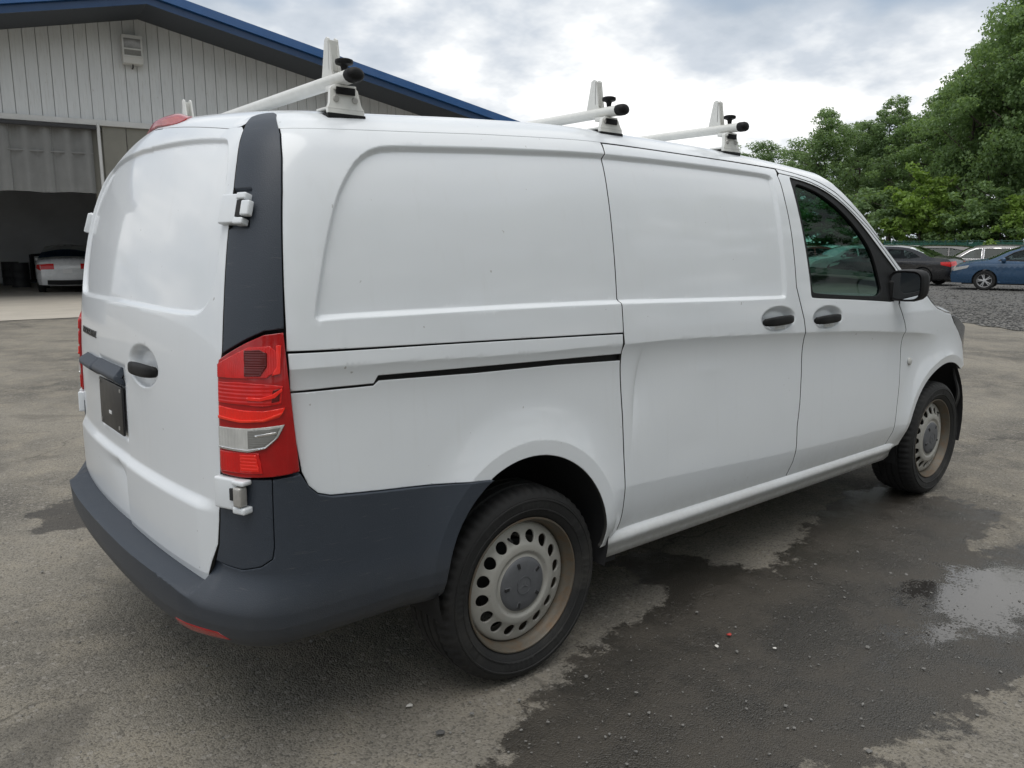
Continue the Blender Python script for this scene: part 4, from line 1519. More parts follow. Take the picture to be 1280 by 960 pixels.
BUMP_TOP = [(-.166, .732), (-.39, .754), (-.553, .769), (-.711, .785), (-.748, .797), (-.773, .821), (-.790, .861)]


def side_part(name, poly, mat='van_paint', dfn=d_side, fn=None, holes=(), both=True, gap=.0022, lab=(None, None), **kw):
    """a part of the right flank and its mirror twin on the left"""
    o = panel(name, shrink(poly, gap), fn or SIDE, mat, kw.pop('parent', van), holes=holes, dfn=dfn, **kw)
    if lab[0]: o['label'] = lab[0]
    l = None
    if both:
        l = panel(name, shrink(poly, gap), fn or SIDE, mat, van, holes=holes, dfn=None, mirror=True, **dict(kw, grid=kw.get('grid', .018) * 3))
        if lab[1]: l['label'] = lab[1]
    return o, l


side_part('quarter_panel_upper', [(-.822, 1.187)] + PIL_F + [(-.858, 1.8412), (-.60, 1.8412), (.478, 1.8412)] + SD_REAR[1:7] + [(.443, 1.1525), (-.345, 1.174)], gap=.0014)
side_part('rail_cover', [(-.818, 1.182), (-.345, 1.171), (.440, 1.149), (.440, 1.078), (.13, 1.084), (-.322, 1.093), (-.553, 1.0985), (-.566, 1.077), (-.69, 1.079), (-.812, 1.0785)], gap=.0008)
low = [(-.812, 1.076), (-.69, 1.075), (-.568, 1.073), (-.551, 1.086), (-.204, 1.0735), (.13, 1.068), (.440, 1.056)] + SD_REAR[10:] + [(.425, .372), (.338, .372)]
low += [p for p in arc(ARCH_R, .352, .352, -6, 119, 34)] + BUMP_TOP + [(-.80, .931), (-.807, 1.0)]
side_part('quarter_panel_lower', low)
sdr, _ = side_part('sliding_door', SD_REAR[:1] + SD_TOP + SD_FRONT + SD_REAR[:0:-1], gap=.0032)
sdr['label'] = 'sliding side door with a soft dent near its rear edge'
WIN = chaikin([(1.664, 1.797), (1.716, 1.789), (1.792, 1.783), (1.905, 1.763), (2.015, 1.728), (2.129, 1.676), (2.244, 1.604), (2.342, 1.529), (2.43, 1.462), (2.52, 1.396), (2.590, 1.345), (2.575, 1.26), (2.552, 1.180), (2.366, 1.193), (2.077, 1.211), (1.728, 1.229), (1.706, 1.236), (1.704, 1.29), (1.691, 1.384), (1.674, 1.545), (1.663, 1.671)], 2)
fdr, fdl = side_part('front_door', SD_FRONT[::-1][:-2] + DOORTOP + FD_FRONT, holes=(WIN,), gap=.0030)
GLASS = chaikin([(1.700, 1.770), (1.79, 1.757), (1.895, 1.735), (1.995, 1.697), (2.10, 1.643), (2.20, 1.575), (2.285, 1.502), (2.335, 1.44), (2.375, 1.33), (2.41, 1.218), (2.2, 1.226), (2.0, 1.236), (1.745, 1.252), (1.727, 1.265), (1.72, 1.36), (1.705, 1.50), (1.690, 1.66)], 2)
for mi, dr in ((False, fdr), (True, fdl)):
    panel('window_seal', shrink(WIN, .0015), skin(lambda t, s: np.full(np.shape(t), -.006)), 'seal', dr, holes=(GLASS,), grid=.03, flange=.02, mirror=mi)
    panel('window_pane', shrink(GLASS, -.006), skin(lambda t, s: np.full(np.shape(t), -.016)), 'glass_tint', dr, grid=.05, flange=0, mirror=mi)
fend = [(2.592, 1.174), (2.618, 1.330), (2.70, 1.300), (2.79, 1.272), (2.952, 1.200), (2.998, 1.166), (3.079, 1.124), (3.195, 1.096), (3.296, 1.080), (3.359, 1.025), (3.462, .964), (3.565, .892), (3.604, .833), (3.612, .78), (3.60, .745), (3.55, .725)]
fend += [p for p in arc(ARCH_F, .515, .462, 66, 175, 34)] + [(2.70, .365), (2.62, .365)] + FD_FRONT[:0:-1]
fnr, fnl = side_part('front_fender', fend)
side_part('windscreen_pillar', DOORTOP + [(2.616, 1.340), (2.70, 1.305), (2.76, 1.29)] + APIL[-2::-1])
# roof, one sheet across
rf = [(2.0, 2.6425), (2 * T0 - 2.0, 2.6425)]
rside = [(2.0, 1.90), (2.03, 1.84), (2.09, 1.785), (2.183, 1.722), (2.30, 1.640), (2.40, 1.560), (2.42, 1.528), (2.318, 1.602), (2.183, 1.685), (2.057, 1.751), (1.95, 1.790), (1.849, 1.816), (1.726, 1.832), (1.602, 1.8405), (.9, 1.8405), (-.60, 1.8405), (-.862, 1.8405), (-.880, 1.90), (-.893, 1.945), (-.915, 1.968), (-.955, 1.980), (-.995, 1.968), (-1.012, 1.93), (-1.010, 1.885), (-1.03, 1.872), (-1.3, 1.872)]
rf += [(2 * T0 - a, b) for a, b in rside] + rside[::-1]
panel('roof', rf, FLAT, 'van_paint', van, grid=.03)

# rear doors
DEDGE = [(-1.112, .523), (-1.08, .599), (-1.052, .653), (-1.040, .723), (-1.033, .814), (-1.027, .858), (-1.023, .952), (-1.021, 1.05), (-1.021, 1.144), (-1.008, 1.165)] + PIL_R + [(-.996, 1.845), (-1.012, 1.864), (-1.05, 1.868)]
rdr = panel('rear_door', shrink([(SEAM, .536)] + [(-1.3, .534)] + DEDGE + [(SEAM, 1.868)], .0025), REAR, 'van_paint', van, dfn=d_rear, label='right rear door leaf with black handle')
rdl = panel('rear_door', shrink([(SEAM, .536), (SEAM, 1.868)] + [(2 * T0 - a, b) for a, b in DEDGE[::-1]] + [(2 * T0 + 1.3, .534)], .0012), REAR, 'van_paint', van, dfn=d_rear, label='left rear door leaf with folded dent and number plate')

# dark corner trim above the lamps
PT = [(-1.004, 1.176), (-.920, 1.221), (-.876, 1.241), (-.824, 1.247)] + PIL_F[1:] + [(-.870, 1.880), (-.886, 1.935), (-.910, 1.962), (-.955, 1.974), (-.992, 1.962), (-1.006, 1.93), (-.998, 1.864)] + PIL_R[:0:-1]
d_trim = lambda t, s: .004 * np.ones(np.shape(t)) - .010 * smooth01((np.abs(s - 1.583) < .058) * (np.abs(t + .955) < .035) * 1.) 
side_part('pillar_trim', PT, 'van_plastic', dfn=d_trim, fn=skin(d_trim), gap=.003)

# bumper: side skirts, corners and step in one moulding
_lip = pchip([T0, -1.30, -1.16, -1.08, -1.0, -.92, -.84, -.70, -.3], [.092, .090, .082, .066, .050, .036, .020, .009, .006])
_shi = pchip([T0, -1.30, -1.20, -1.135, -1.118, -1.098, -1.06, -.95, -.3], [.541, .541, .542, .5445, .549, .586, .594, .598, .60])
_slo = pchip([T0, -1.30, -1.20, -1.125, -1.084, -1.06, -.95, -.3], [.533, .532, .524, .506, .490, .485, .485, .49])


def d_bump(t, s):
    tt = np.where(t < T0, 2 * T0 - t, t)
    lip, hi, lo_ = _lip(tt), _shi(tt), _slo(tt)
    h = smooth01((hi - s) / (hi - lo_))
    b0 = .004 - .011 * smooth01((-1.03 - tt) / .05)
    d = b0 + (lip - b0) * h
    d = d - np.clip(.448 - s, 0, .2) * .22
    d = d - np.clip(lo_ - s, 0, .2) * .10 * h
    d = d - 7. * np.clip(.425 - s, 0, .1) ** 2
    rho = np.hypot(tt, s - .425)
    k = np.clip((rho - .405) / .15, 0, 1)
    d = d + np.where(rho < .405, .016, .016 * (1 - k) ** 2) * smooth01((tt + .62) / .3)
    return d


bt = [p for p in arc(ARCH_R, .352, .352, 120, 184, 22)] + [(-.372, .360), (-.45, .348), (-.7, .338), (-1.0, .326), (-1.3, .325)]
top = [(-1.25, .547), (-1.135, .547), (-1.118, .552), (-1.098, .592), (-1.072, .600), (-.962, .5995), (-.906, .614), (-.874, .636), (-.8675, .67), (-.8655, .852), (-.795, .860)] + BUMP_TOP[-2::-1]
right = top + bt
left = [(2 * T0 - a, b) for a, b in right]
i0 = len(top)
ring = top + bt + left[::-1][:len(bt)] + left[::-1][len(bt):]
bump = panel('rear_bumper', shrink(ring, .0006), skin(d_bump), 'van_plastic', van, dfn=d_bump, grid=.012, thr=.00006, flange=.03, label='dark grey rear bumper with a step')
side_part('corner_cover', [(-1.072, .6022), (-.962, .6017), (-.9068, .6162), (-.8757, .6378), (-.8694, .67), (-.8674, .852), (-.93, .851), (-1.024, .853), (-1.030, .814), (-1.037, .723), (-1.049, .653)], 'van_plastic',
          fn=skin(lambda t, s: .0045 + 0 * t), dfn=None, gap=.0)
for mi in (False, True):
    panel('bumper_reflector', [(-1.20, .418), (-1.02, .424), (-.99, .402), (-1.20, .385)], skin(lambda t, s: d_bump(t, s) + .002), 'lamp_deep', bump, flange=.006, mirror=mi, grid=.02)

# sill strips
for sg in (-1, 1):
    v, f = [], []
    xs = np.linspace(.375, 2.70, 48)
    pr = [(-.83, .448), (-.898, .434), (-.930, .420), (-.944, .409), (-.950, .400), (-.954, .390), (-.951, .378), (-.936, .362), (-.926, .340), (-.922, .318), (-.905, .314), (-.88, .33)]
    for x in xs:
        e = smooth01((2.70 - x) / .10) * smooth01((x - .33) / .05)
        ws = S0(np.array([x]), np.array([.5]))[0][1] / -.962
        for y, z in pr:
            v.append((x, sg * -ws * (y + (1 - e) * .02), z - .0045 * (x - 1) - .004))
    k = len(pr)
    for i in range(len(xs) - 1):
        for q in range(k - 1):
            a = (i * k + q, i * k + q + 1, (i + 1) * k + q + 1, (i + 1) * k + q)
            f.append(a if sg > 0 else a[::-1])
    link('sill', mesh('sill', v, f, True), 'van_paint', van)
box('jacking_bracket', (.415, -.905, .285), (.475, -.885, .335), 'black', van)

# dark inner skin behind the gaps, floor pan and wheel liners
inner = [(-.30, 1.86), (-1.0, 1.86), (T0, 1.86), (T0, .50), (-1.15, .50), (-.9, .42), (-.40, .40)] + arc((0, .42), .385, .385, 178, 2, 20) + [(.42, .40), (2.70, .40)] + arc(ARCH_F, .54, .48, 172, 60, 16) + [(3.56, .9), (3.30, 1.03), (2.95, 1.15), (2.6, 1.30), (2.4, 1.46), (2.1, 1.66), (1.9, 1.74), (1.6, 1.80), (.9, 1.86)]
WH = [(1.64, 1.80), (1.90, 1.775), (2.03, 1.735), (2.15, 1.675), (2.27, 1.595), (2.42, 1.465), (2.56, 1.345), (2.56, 1.20), (1.70, 1.235), (1.66, 1.5)]
for mi in (False, True):
    panel('inner_body', inner, skin(lambda t, s: np.full(np.shape(t), -.034)), 'black', van, holes=(WH,), grid=.10, flange=0, mirror=mi)
    for xc, zc, R in ((0, .425, .375), (3.24, .38, .455)):
        v, f = [], []
        y0, y1 = (-.962, -.55) if xc == 0 else (-.90, -.50)
        n = 24
        for i in range(n + 1):
            a = math.radians(-18 + 216 * i / n)
            for y in (y0, y1):
                v.append((xc + R * math.cos(a), y * (-1 if mi else 1), zc + R * math.sin(a)))
        for i in range(n):
            f.append((2 * i, 2 * i + 1, 2 * i + 3, 2 * i + 2))
        v.append((xc, y1 * (-1 if mi else 1), zc))
        c = len(v) - 1
        for i in range(n):
            f.append((2 * i + 1, c, 2 * i + 3))
        link('wheel_liner', mesh('wheel_liner', v, f, True), 'black', van)
box('floor_pan', (.40, -.86, .33), (2.72, .86, .40), 'black', van, .02)
box('floor_pan', (-.93, -.80, .40), (-.40, .80, .46), 'black', van, .02)
box('spare_wheel_tray', (-.95, -.40, .30), (-.45, .40, .40), 'black', van, .05)
link('exhaust_pipe', tube('exhaust_pipe', [(.9, .55, .30), (.2, .62, .36), (-.35, .62, .36), (-.8, .60, .33), (-.96, .60, .32)], .028, 12), 'steel_dark', van)
link('axle', tube('axle', [(0, -.72, .335), (0, .72, .335)], .045, 12), 'black', van)

# ------------------------------------------------------------------ van: lamps
TAIL = [(-1.010, 1.163), (-.920, 1.213), (-.876, 1.234), (-.828, 1.240), (-.823, 1.186), (-.818, 1.125), (-.811, 1.054), (-.803, .958), (-.796, .868), (-.858, .861), (-.944, .857), (-1.026, .860), (-1.020, .952), (-1.018, 1.048), (-1.018, 1.144)]


def d_tail(t, s):
    e = np.minimum(np.minimum((t + 1.026) / .02, (-.795 - t) / .03), 1)
    return .010 * np.clip(e, 0, 1) ** .6 + .002


def rib(base, amp, per, ax):
    def f(t, s):
        q = (s if ax else t) * (2 * math.pi / per)
        return d_tail(t, s) + base + amp * np.abs(np.sin(q))
    return f


for mi in (False, True):
    tl = panel('taillight', shrink(TAIL, .0015), skin(d_tail), 'lamp_deep', van, dfn=d_tail, grid=.02, flange=.02, mirror=mi, label='red taillight wrapped round the rear corner', )
    if mi: tl['label'] = 'left taillight seen edge on'
    segs = [
        ('lamp_segment', [(-1.012, 1.116), (-.870, 1.120), (-.845, 1.140), (-.842, 1.186), (-.862, 1.203), (-.912, 1.200), (-1.012, 1.150)], 'lamp_red', rib(.0025, .0008, .012, 0)),
        ('lamp_reflector', [(-.922, 1.124), (-.884, 1.126), (-.868, 1.150), (-.868, 1.184), (-.885, 1.194), (-.922, 1.192)], 'lamp_dark', rib(.0050, .0014, .011, 1)),
        ('lamp_trim', [(-.858, 1.126), (-.838, 1.130), (-.835, 1.205), (-.846, 1.205), (-.846, 1.150)], 'lamp_bright', rib(.0045, .0008, .010, 0)),
        ('lamp_segment', [(-1.010, 1.050), (-.935, 1.050), (-.880, 1.046), (-.838, 1.052), (-.833, 1.098), (-.880, 1.104), (-.935, 1.108), (-1.010, 1.104)], 'lamp_red', rib(.0020, .0007, .020, 1)),
        ('lamp_reflector', [(-.860, 1.056), (-.842, 1.060), (-.838, 1.092), (-.856, 1.088)], 'lamp_dark', rib(.0038, .0010, .010, 1)),
        ('lamp_trim', [(-.918, 1.062), (-.885, 1.060), (-.852, 1.068), (-.834, 1.086), (-.836, 1.092), (-.860, 1.076), (-.885, 1.068), (-.918, 1.070)], 'lamp_bright', rib(.0055, .0, .01, 0)),
        ('lamp_segment', [(-1.008, 1.008), (-.880, 1.006), (-.842, 1.018), (-.828, 1.042), (-.880, 1.034), (-.935, 1.036), (-1.008, 1.042)], 'lamp_bright', rib(.0030, .0008, .009, 0)),
        ('lamp_trim', [(-1.008, 1.010), (-.935, 1.004), (-.880, 1.008), (-.838, 1.024), (-.828, 1.044), (-.836, 1.030), (-.880, 1.014), (-.935, 1.010), (-1.008, 1.017)], 'lamp_orange', rib(.0062, .0, .01, 0)),
        ('lamp_segment', [(-1.010, .924), (-.894, .926), (-.886, .872), (-1.012, .870)], 'lamp_red', rib(.002, .0012, .009, 0)),
        ('lamp_reflector', [(-.942, .920), (-.900, .921), (-.893, .877), (-.942, .876)], 'lamp_bright', rib(.0038, .0008, .009, 1)),
        ('reverse_lens', [(-1.010, .987), (-.918, .989), (-.832, .998), (-.848, .966), (-.875, .940), (-.920, .931), (-1.012, .934)], 'lamp_clear', rib(.003, .0018, .0085, 0)),
        ('reverse_reflector', [(-.918, .984), (-.842, .992), (-.856, .964), (-.880, .944), (-.918, .938)], 'lamp_smoke', rib(.0055, .0006, .012, 1)),
        ('lamp_trim', [(-.900, .973), (-.852, .981), (-.849, .976), (-.900, .967)], 'chrome', rib(.0072, 0, .01, 0)),
        ('lamp_trim', [(-1.010, .937), (-.920, .934), (-.876, .943), (-.849, .968), (-.832, .999), (-.852, .963), (-.878, .938), (-.920, .928), (-1.012, .931)], 'chrome', rib(.0060, 0, .01, 0)),
    ]
    for nm, pl, mt, df in segs:
        panel(nm, pl, skin(df), mt, tl, dfn=df if not mi else None, grid=.012, flange=.006, edge=.0012, mirror=mi, thr=.00003, step=.006)
# high brake light in the roof edge
BL = chaikin([(T0 - .27, 1.915), (T0 - .18, 1.880), (T0 + .18, 1.880), (T0 + .27, 1.915), (T0 + .18, 1.985), (T0 - .18, 1.985)], 2)
d_bl = lambda t, s: .018 * smooth01((1.02 - ell(t, s, (T0, 1.928), .28, .056)) / .6) + .002
panel('high_brake_light', BL, skin(d_bl), 'lamp_deep', van, dfn=d_bl, flange=.01)

# ------------------------------------------------------------------ van: hinges, handles, plate
for lf in (False, True):
    HT, HL = -.968, -.978
    for s, up in ((1.578, True), (.814, False)):
        def put(nm, t, ss, lo, hi, mt, bev, off, par):
            m = frame(2 * T0 - t if lf else t, ss, off)
            lo2, hi2 = list(lo), list(hi)
            if lf:
                lo2[0], hi2[0] = -hi[0], -lo[0]
            return box(nm, lo2, hi2, mt, par, bev, m, 3)
        if up:
            h = put('hinge', HT, s, (-.044, -.038, -.012), (.020, .040, .013), 'van_paint', .005, .004, rdl if lf else rdr)
            put('hinge_leaf', HT, s, (.012, .024, -.010), (.044, .042, .018), 'van_paint', .005, .004, h)
            put('hinge_leaf', HT, s, (.012, -.042, -.010), (.044, -.024, .018), 'van_paint', .005, .004, h)
            put('hinge_knuckle', HT, s, (.034, -.020, .0), (.062, .020, .020), 'van_paint', .005, .004, h)
            put('hinge_slot', HT, s, (.014, -.022, .0), (.036, .022, .015), 'black', .002, .004, h)
        else:
            h = put('hinge', HL, s, (-.052, -.045, -.012), (.030, .040, .016), 'van_paint', .007, .006, rdl if lf else rdr)
            put('hinge_leaf', HL, s, (.020, .026, -.010), (.062, .040, .024), 'van_paint', .006, .006, h)
            put('hinge_leaf', HL, s, (.020, -.050, -.010), (.062, -.032, .024), 'van_paint', .006, .006, h)
            put('hinge_knuckle', HL, s, (.030, -.029, .002), (.056, .023, .030), 'hinge_metal', .006, .006, h)
            put('hinge_slot', HL, s, (.010, -.016, .01), (.022, .016, .0212), 'black', .001, .006, h)


def handle(parent, t, s, fn, w, mirror=False, mat='black_plastic'):
    """grip bowed out over its pocket"""
    n = 22
    v, f = [], []
    m = frame(t, s, 0., FLAT)
    k = 14
    for i in range(n + 1):
        u = -1 + 2 * i / n
        hgt = .0205 * (1 - .30 * abs(u) ** 3) * (1 if i not in (0, n) else .55)
        thk = .011 * (1 if i not in (0, n) else .5)
        zc = .016 * (1 - abs(u) ** 4) - .004
        for q in range(k):
            a = 2 * math.pi * q / k
            cx, sx = math.cos(a), math.sin(a)
            e = .65
            p = m @ Vector((u * w, math.copysign(abs(cx) ** e, cx) * hgt + .003 * u, zc + math.copysign(abs(sx) ** e, sx) * thk))
            v.append((p.x, -p.y if mirror else p.y, p.z))
    for i in range(n):
        for q in range(k):
            a = (i * k + q, i * k + (q + 1) % k, (i + 1) * k + (q + 1) % k, (i + 1) * k + q)
            f.append(a)
    f += [tuple(range(k)), tuple(n * k + q for q in range(k))]
    bm = bmesh.new()
    vs = [bm.verts.new(p) for p in v]
    for q in f:
        bm.faces.new([vs[x] for x in q])
    return link('door_handle', bm_mesh('door_handle', bm, angle=math.radians(50)), mat, parent)


handle(sdr, 1.437, 1.142, SIDE, .112)
handle(fdr, 1.852, 1.128, SIDE, .110)
handle(fdl, 1.852, 1.128, SIDE, .110, True)
handle(rdr, T0 + .280, 1.078, REAR, .118)
for par, t, s in ((sdr, 1.45, 1.118), (fdr, 1.865, 1.104)):
    box('handle_boss', (-.045, -.016, -.03), (.045, .016, .0), 'van_paint', par, .012, frame(t, s, .0), 3)

# lamp bar, plate and lettering on the left leaf
BARP = [(T0 + .078, .996), (T0 + .072, 1.02), (T0 + .045, 1.058), (T0 - .46, 1.058), (T0 - .505, 1.03), (T0 - .51, .996)]
d_bar = lambda t, s: d_rear(t, s) + .004 + .030 * smooth01(np.minimum(np.minimum((s - .990) / .030, (1.066 - s) / .042), np.minimum((t - T0 + .53) / .05, (T0 + .085 - t) / .03)))
panel('plate_lamp_bar', BARP, skin(d_bar), 'van_plastic', rdl, dfn=d_bar, grid=.02, flange=.02)
m = frame(T0 - .080, .912, -.001)
pl = box('number_plate_holder', (-.150, -.082, .002), (.150, .082, .010), 'plate_black', rdl, .003, m)
box('plate_clip', (-.020, -.030, .010), (.012, -.018, .0125), 'plate_white', pl, .001, m)
for a, b in ((-.135, .068), (.135, .068), (-.135, -.068), (.105, -.062)):
    box('screw', (a - .006, b - .006, .010), (a + .006, b + .006, .012), 'hinge_metal', pl, .002, m)
cu = bpy.data.curves.new('t', 'FONT')
cu.body = 'MERCEDES-BENZ'
cu.size = .036
cu.extrude = .0012
cu.align_x = 'CENTER'
cu.align_y = 'CENTER'
to = bpy.data.objects.new('t', cu)
C.objects.link(to)
bpy.context.view_layer.update()
tm = bpy.data.meshes.new_from_object(to.evaluated_get(bpy.context.evaluated_depsgraph_get()))
bpy.data.objects.remove(to)
tv = np.array([v.co[:] for v in tm.vertices])
wd = tv[:, 0].max() - tv[:, 0].min()
tv[:, 0] *= .30 / wd
tt = T0 - .46 + tv[:, 0]
X = REAR(tt, 1.134 + tv[:, 1]) + N0(tt, 1.134 + tv[:, 1]) * (tv[:, 2:3] + .002)
for v, x in zip(tm.vertices, X):
    v.co = x
link('lettering', tm, 'plate_black', rdl)
tm.materials.clear()
tm.materials.append(MATS['plate_black'])

# marker lamp on the fender
m = frame(2.772, .846, .004, SIDE)
bm = bmesh.new()
bmesh.ops.create_uvsphere(bm, u_segments=16, v_segments=8, radius=1)
for v in bm.verts:
    v.co = Vector((v.co.x * .024, v.co.y * .022, v.co.z * .009))
bm.transform(m)
link('side_marker', bm_mesh('side_marker', bm, True), 'lamp_clear', fnr)

# ------------------------------------------------------------------ van: front end
def loft(name, edge, bulge, crown, mat, nu=17, par=van, end=None, lift=0.):
    E = S0(np.array([p[0] for p in edge]), np.array([p[1] for p in edge]))
    n = len(E)
    v, f = [], []
    for i in range(n):
        k = i / (n - 1)
        for j in range(nu):
            u = -1 + 2 * j / (nu - 1)
            w = 1 - u * u
            v.append((E[i, 0] + bulge(k) * w, -u * E[i, 1] * .997, E[i, 2] + crown(k) * w + lift))
    for i in range(n - 1):
        for j in range(nu - 1):
            f.append((i * nu + j, i * nu + j + 1, (i + 1) * nu + j + 1, (i + 1) * nu + j))
    return link(name, mesh(name, v, f, True), mat, par)


def resample(pts, n):
    P = np.array(pts, float)
    k = np.r_[0, np.cumsum(np.hypot(*np.diff(P, axis=0).T))]
    q = np.linspace(0, k[-1], n)
    return list(zip(pchip(k, P[:, 0])(q), pchip(k, P[:, 1])(q)))


WE = resample([(2.0, 1.776), (2.057, 1.749), (2.183, 1.683), (2.318, 1.600), (2.463, 1.495), (2.623, 1.377), (2.76, 1.292)], 20)
WEx = S0(np.array([p[0] for p in WE]), np.array([p[1] for p in WE]))
sj = np.linspace(1.776, SR[1], 60)
hd = S0(np.full(60, 2.0), sj)
v, f = [], []
for i in range(20):
    k = i / 19
    for j in range(21):
        u = -1 + j / 10
        ya = abs(u) * abs(hd[0, 1])
        q = np.interp(ya, -hd[::-1, 1], hd[::-1, 2]) - hd[0, 2]
        w_ = 1 - u * u
        v.append((WEx[i, 0] + .24 * k * w_, -u * WEx[i, 1] * .997, WEx[i, 2] + q * (1 - k) ** 1.6 + .02 * k * w_))
for i in range(19):
    for j in range(20):
        f.append((i * 21 + j, i * 21 + j + 1, (i + 1) * 21 + j + 1, (i + 1) * 21 + j))
link('windscreen', mesh('windscreen', v, f, True), 'glass_tint', van)
hood = loft('bonnet', resample([(2.74, 1.296), (2.80, 1.272), (2.952, 1.203), (2.998, 1.169), (3.079, 1.127), (3.195, 1.099), (3.300, 1.083)], 24), lambda k: .22 + .52 * k, lambda k: .02 + .05 * math.sin(math.pi * (.25 + .6 * k)), 'van_paint', lift=.004)
HEAD = chaikin([(3.312, 1.076), (3.368, 1.022), (3.472, .958), (3.574, .888), (3.614, .828), (3.75, .80), (4.0, .81), (4.12, .86), (4.02, .93), (3.75, .97), (3.55, 1.02), (3.42, 1.055)], 1)
NOSE = [(4.7505, .97), (4.1, .94), (4.125, .86), (4.0, .805), (3.75, .795), (3.62, .81), (3.62, .74), (3.68, .70), (4.7505, .66)]
for mi in (False, True):
    panel('headlight', HEAD, skin(lambda t, s: -.012 * smooth01((t - 3.32) / .3)), 'headlamp', van, grid=.04, flange=.01, mirror=mi)
    panel('grille', NOSE, skin(lambda t, s: -.05 + 0 * t), 'black', van, grid=.06, flange=.03, mirror=mi)
    # bare lower front: the bumper skin is gone, only the liner edge and the beam remain
    panel('front_liner_flap', [(3.55, .735), (3.60, .745), (3.66, .72), (3.70, .55), (3.68, .36), (3.62, .30), (3.60, .33), (3.60, .50)], skin(lambda t, s: -.012 + .012 * np.sin(s * 23 + t * 9)), 'black', van, grid=.03, flange=.01, mirror=mi)
box('bumper_beam', (3.74, -.66, .50), (3.84, .66, .62), 'steel_dark', van, .02)
box('radiator_pack', (3.60, -.55, .35), (3.70, .55, 1.0), 'black', van, .02)

# mirrors
for sg in (1, -1):
    r = empty('door_mirror')
    r.parent = van
    def mp(p): return (p[0], sg * p[1], p[2])
    bm = bmesh.new()
    n, k = 16, 20
    rings = []
    for i in range(n + 1):
        u = i / n
        x = 2.50 + .135 * u
        w = math.sqrt(max(0, 1 - max(0, (u - .35) / .65) ** 2.4)) * (.96 + .04 * min(1, u * 8))
        ring = []
        for q in range(k):
            a = 2 * math.pi * q / k
            c, s_ = math.cos(a), math.sin(a)
            ring.append(bm.verts.new(mp((x, -1.000 + math.copysign(abs(c) ** .55, c) * .088 * w - .01 * u, 1.258 + math.copysign(abs(s_) ** .55, s_) * .081 * w + .01 * u))))
        rings.append(ring)
    for i in range(n):
        for q in range(k):
            bm.faces.new((rings[i][q], rings[i][(q + 1) % k], rings[i + 1][(q + 1) % k], rings[i + 1][q]))
    bm.faces.new(rings[-1])
    bm.faces.new(rings[0])
    bmesh.ops.recalc_face_normals(bm, faces=bm.faces[:])
    bmesh.ops.inset_region(bm, faces=[f for f in bm.faces if len(f.verts) == k and f.calc_center_median().x < 2.52], thickness=.009, depth=-.006)
    link('mirror_shell', bm_mesh('mirror_shell', bm, angle=math.radians(40)), 'black_plastic', r)
    bm = bmesh.new()
    ring = []
    for q in range(28):
        a = 2 * math.pi * q / 28
        c, s_ = math.cos(a), math.sin(a)
        ring.append(bm.verts.new(mp((2.5025, -1.002 + math.copysign(abs(c) ** .55, c) * .075, 1.258 + math.copysign(abs(s_) ** .55, s_) * .068))))
    bm.faces.new(ring)
    bm.normal_update()
    fct = bm.faces[:][0]
    if fct.normal.x > 0: fct.normal_flip()
    me = bpy.data.meshes.new('mirror_glass')
    bm.to_mesh(me); bm.free()
    link('mirror_glass', me, 'mirror', r)
    bm = bmesh.new()
    box_bm(bm, (2.49, min(sg * -.945, sg * -.88), 1.185), (2.60, max(sg * -.945, sg * -.88), 1.285), None, .015, 3)
    link('mirror_foot', bm_mesh('mirror_foot', bm, angle=math.radians(40)), 'black_plastic', r)

# ------------------------------------------------------------------ van: cab interior
box('bulkhead', (1.42, -.78, .45), (1.45, .78, 1.02), 'interior', van, .01)
box('dashboard', (2.55, -.82, .85), (3.0, .82, 1.13), 'interior', van, .06, seg=4)
for y in (-.42, .42):
    st = empty('cab_seat'); st.parent = van
    box('seat_cushion', (1.58, y - .25, .66), (2.12, y + .25, .82), 'seat_cloth', st, .05, seg=4)
    box('seat_back', (-.07, -.24, 0), (.07, .24, .34), 'seat_cloth', st, .05, Matrix.Translation((1.60, y, .78)) @ Matrix.Rotation(-.2, 4, 'Y'), 4)
    box('seat_base', (1.6, y - .22, .42), (2.1, y + .22, .66), 'interior', st, .02)
tor = []
for i in range(33):
    a = 2 * math.pi * i / 32
    tor.append(Matrix.Translation((2.36, .42, 1.10)) @ Matrix.Rotation(math.radians(62), 4, 'Y') @ Vector((.19 * math.cos(a), .19 * math.sin(a), 0)))
sw = link('steering_wheel', tube('steering_wheel', tor, .016, 10, False), 'black', van)
box('wheel_hub', (-.07, -.08, -.03), (.07, .08, .02), 'black', sw, .02, Matrix.Translation((2.38, .42, 1.09)) @ Matrix.Rotation(math.radians(62), 4, 'Y'))
link('steering_column', tube('steering_column', [(2.37, .42, 1.09), (2.62, .42, .98)], .035, 10), 'black', van)

# ------------------------------------------------------------------ van: wheels
RO, RIM, HUB = .335, .234, .095


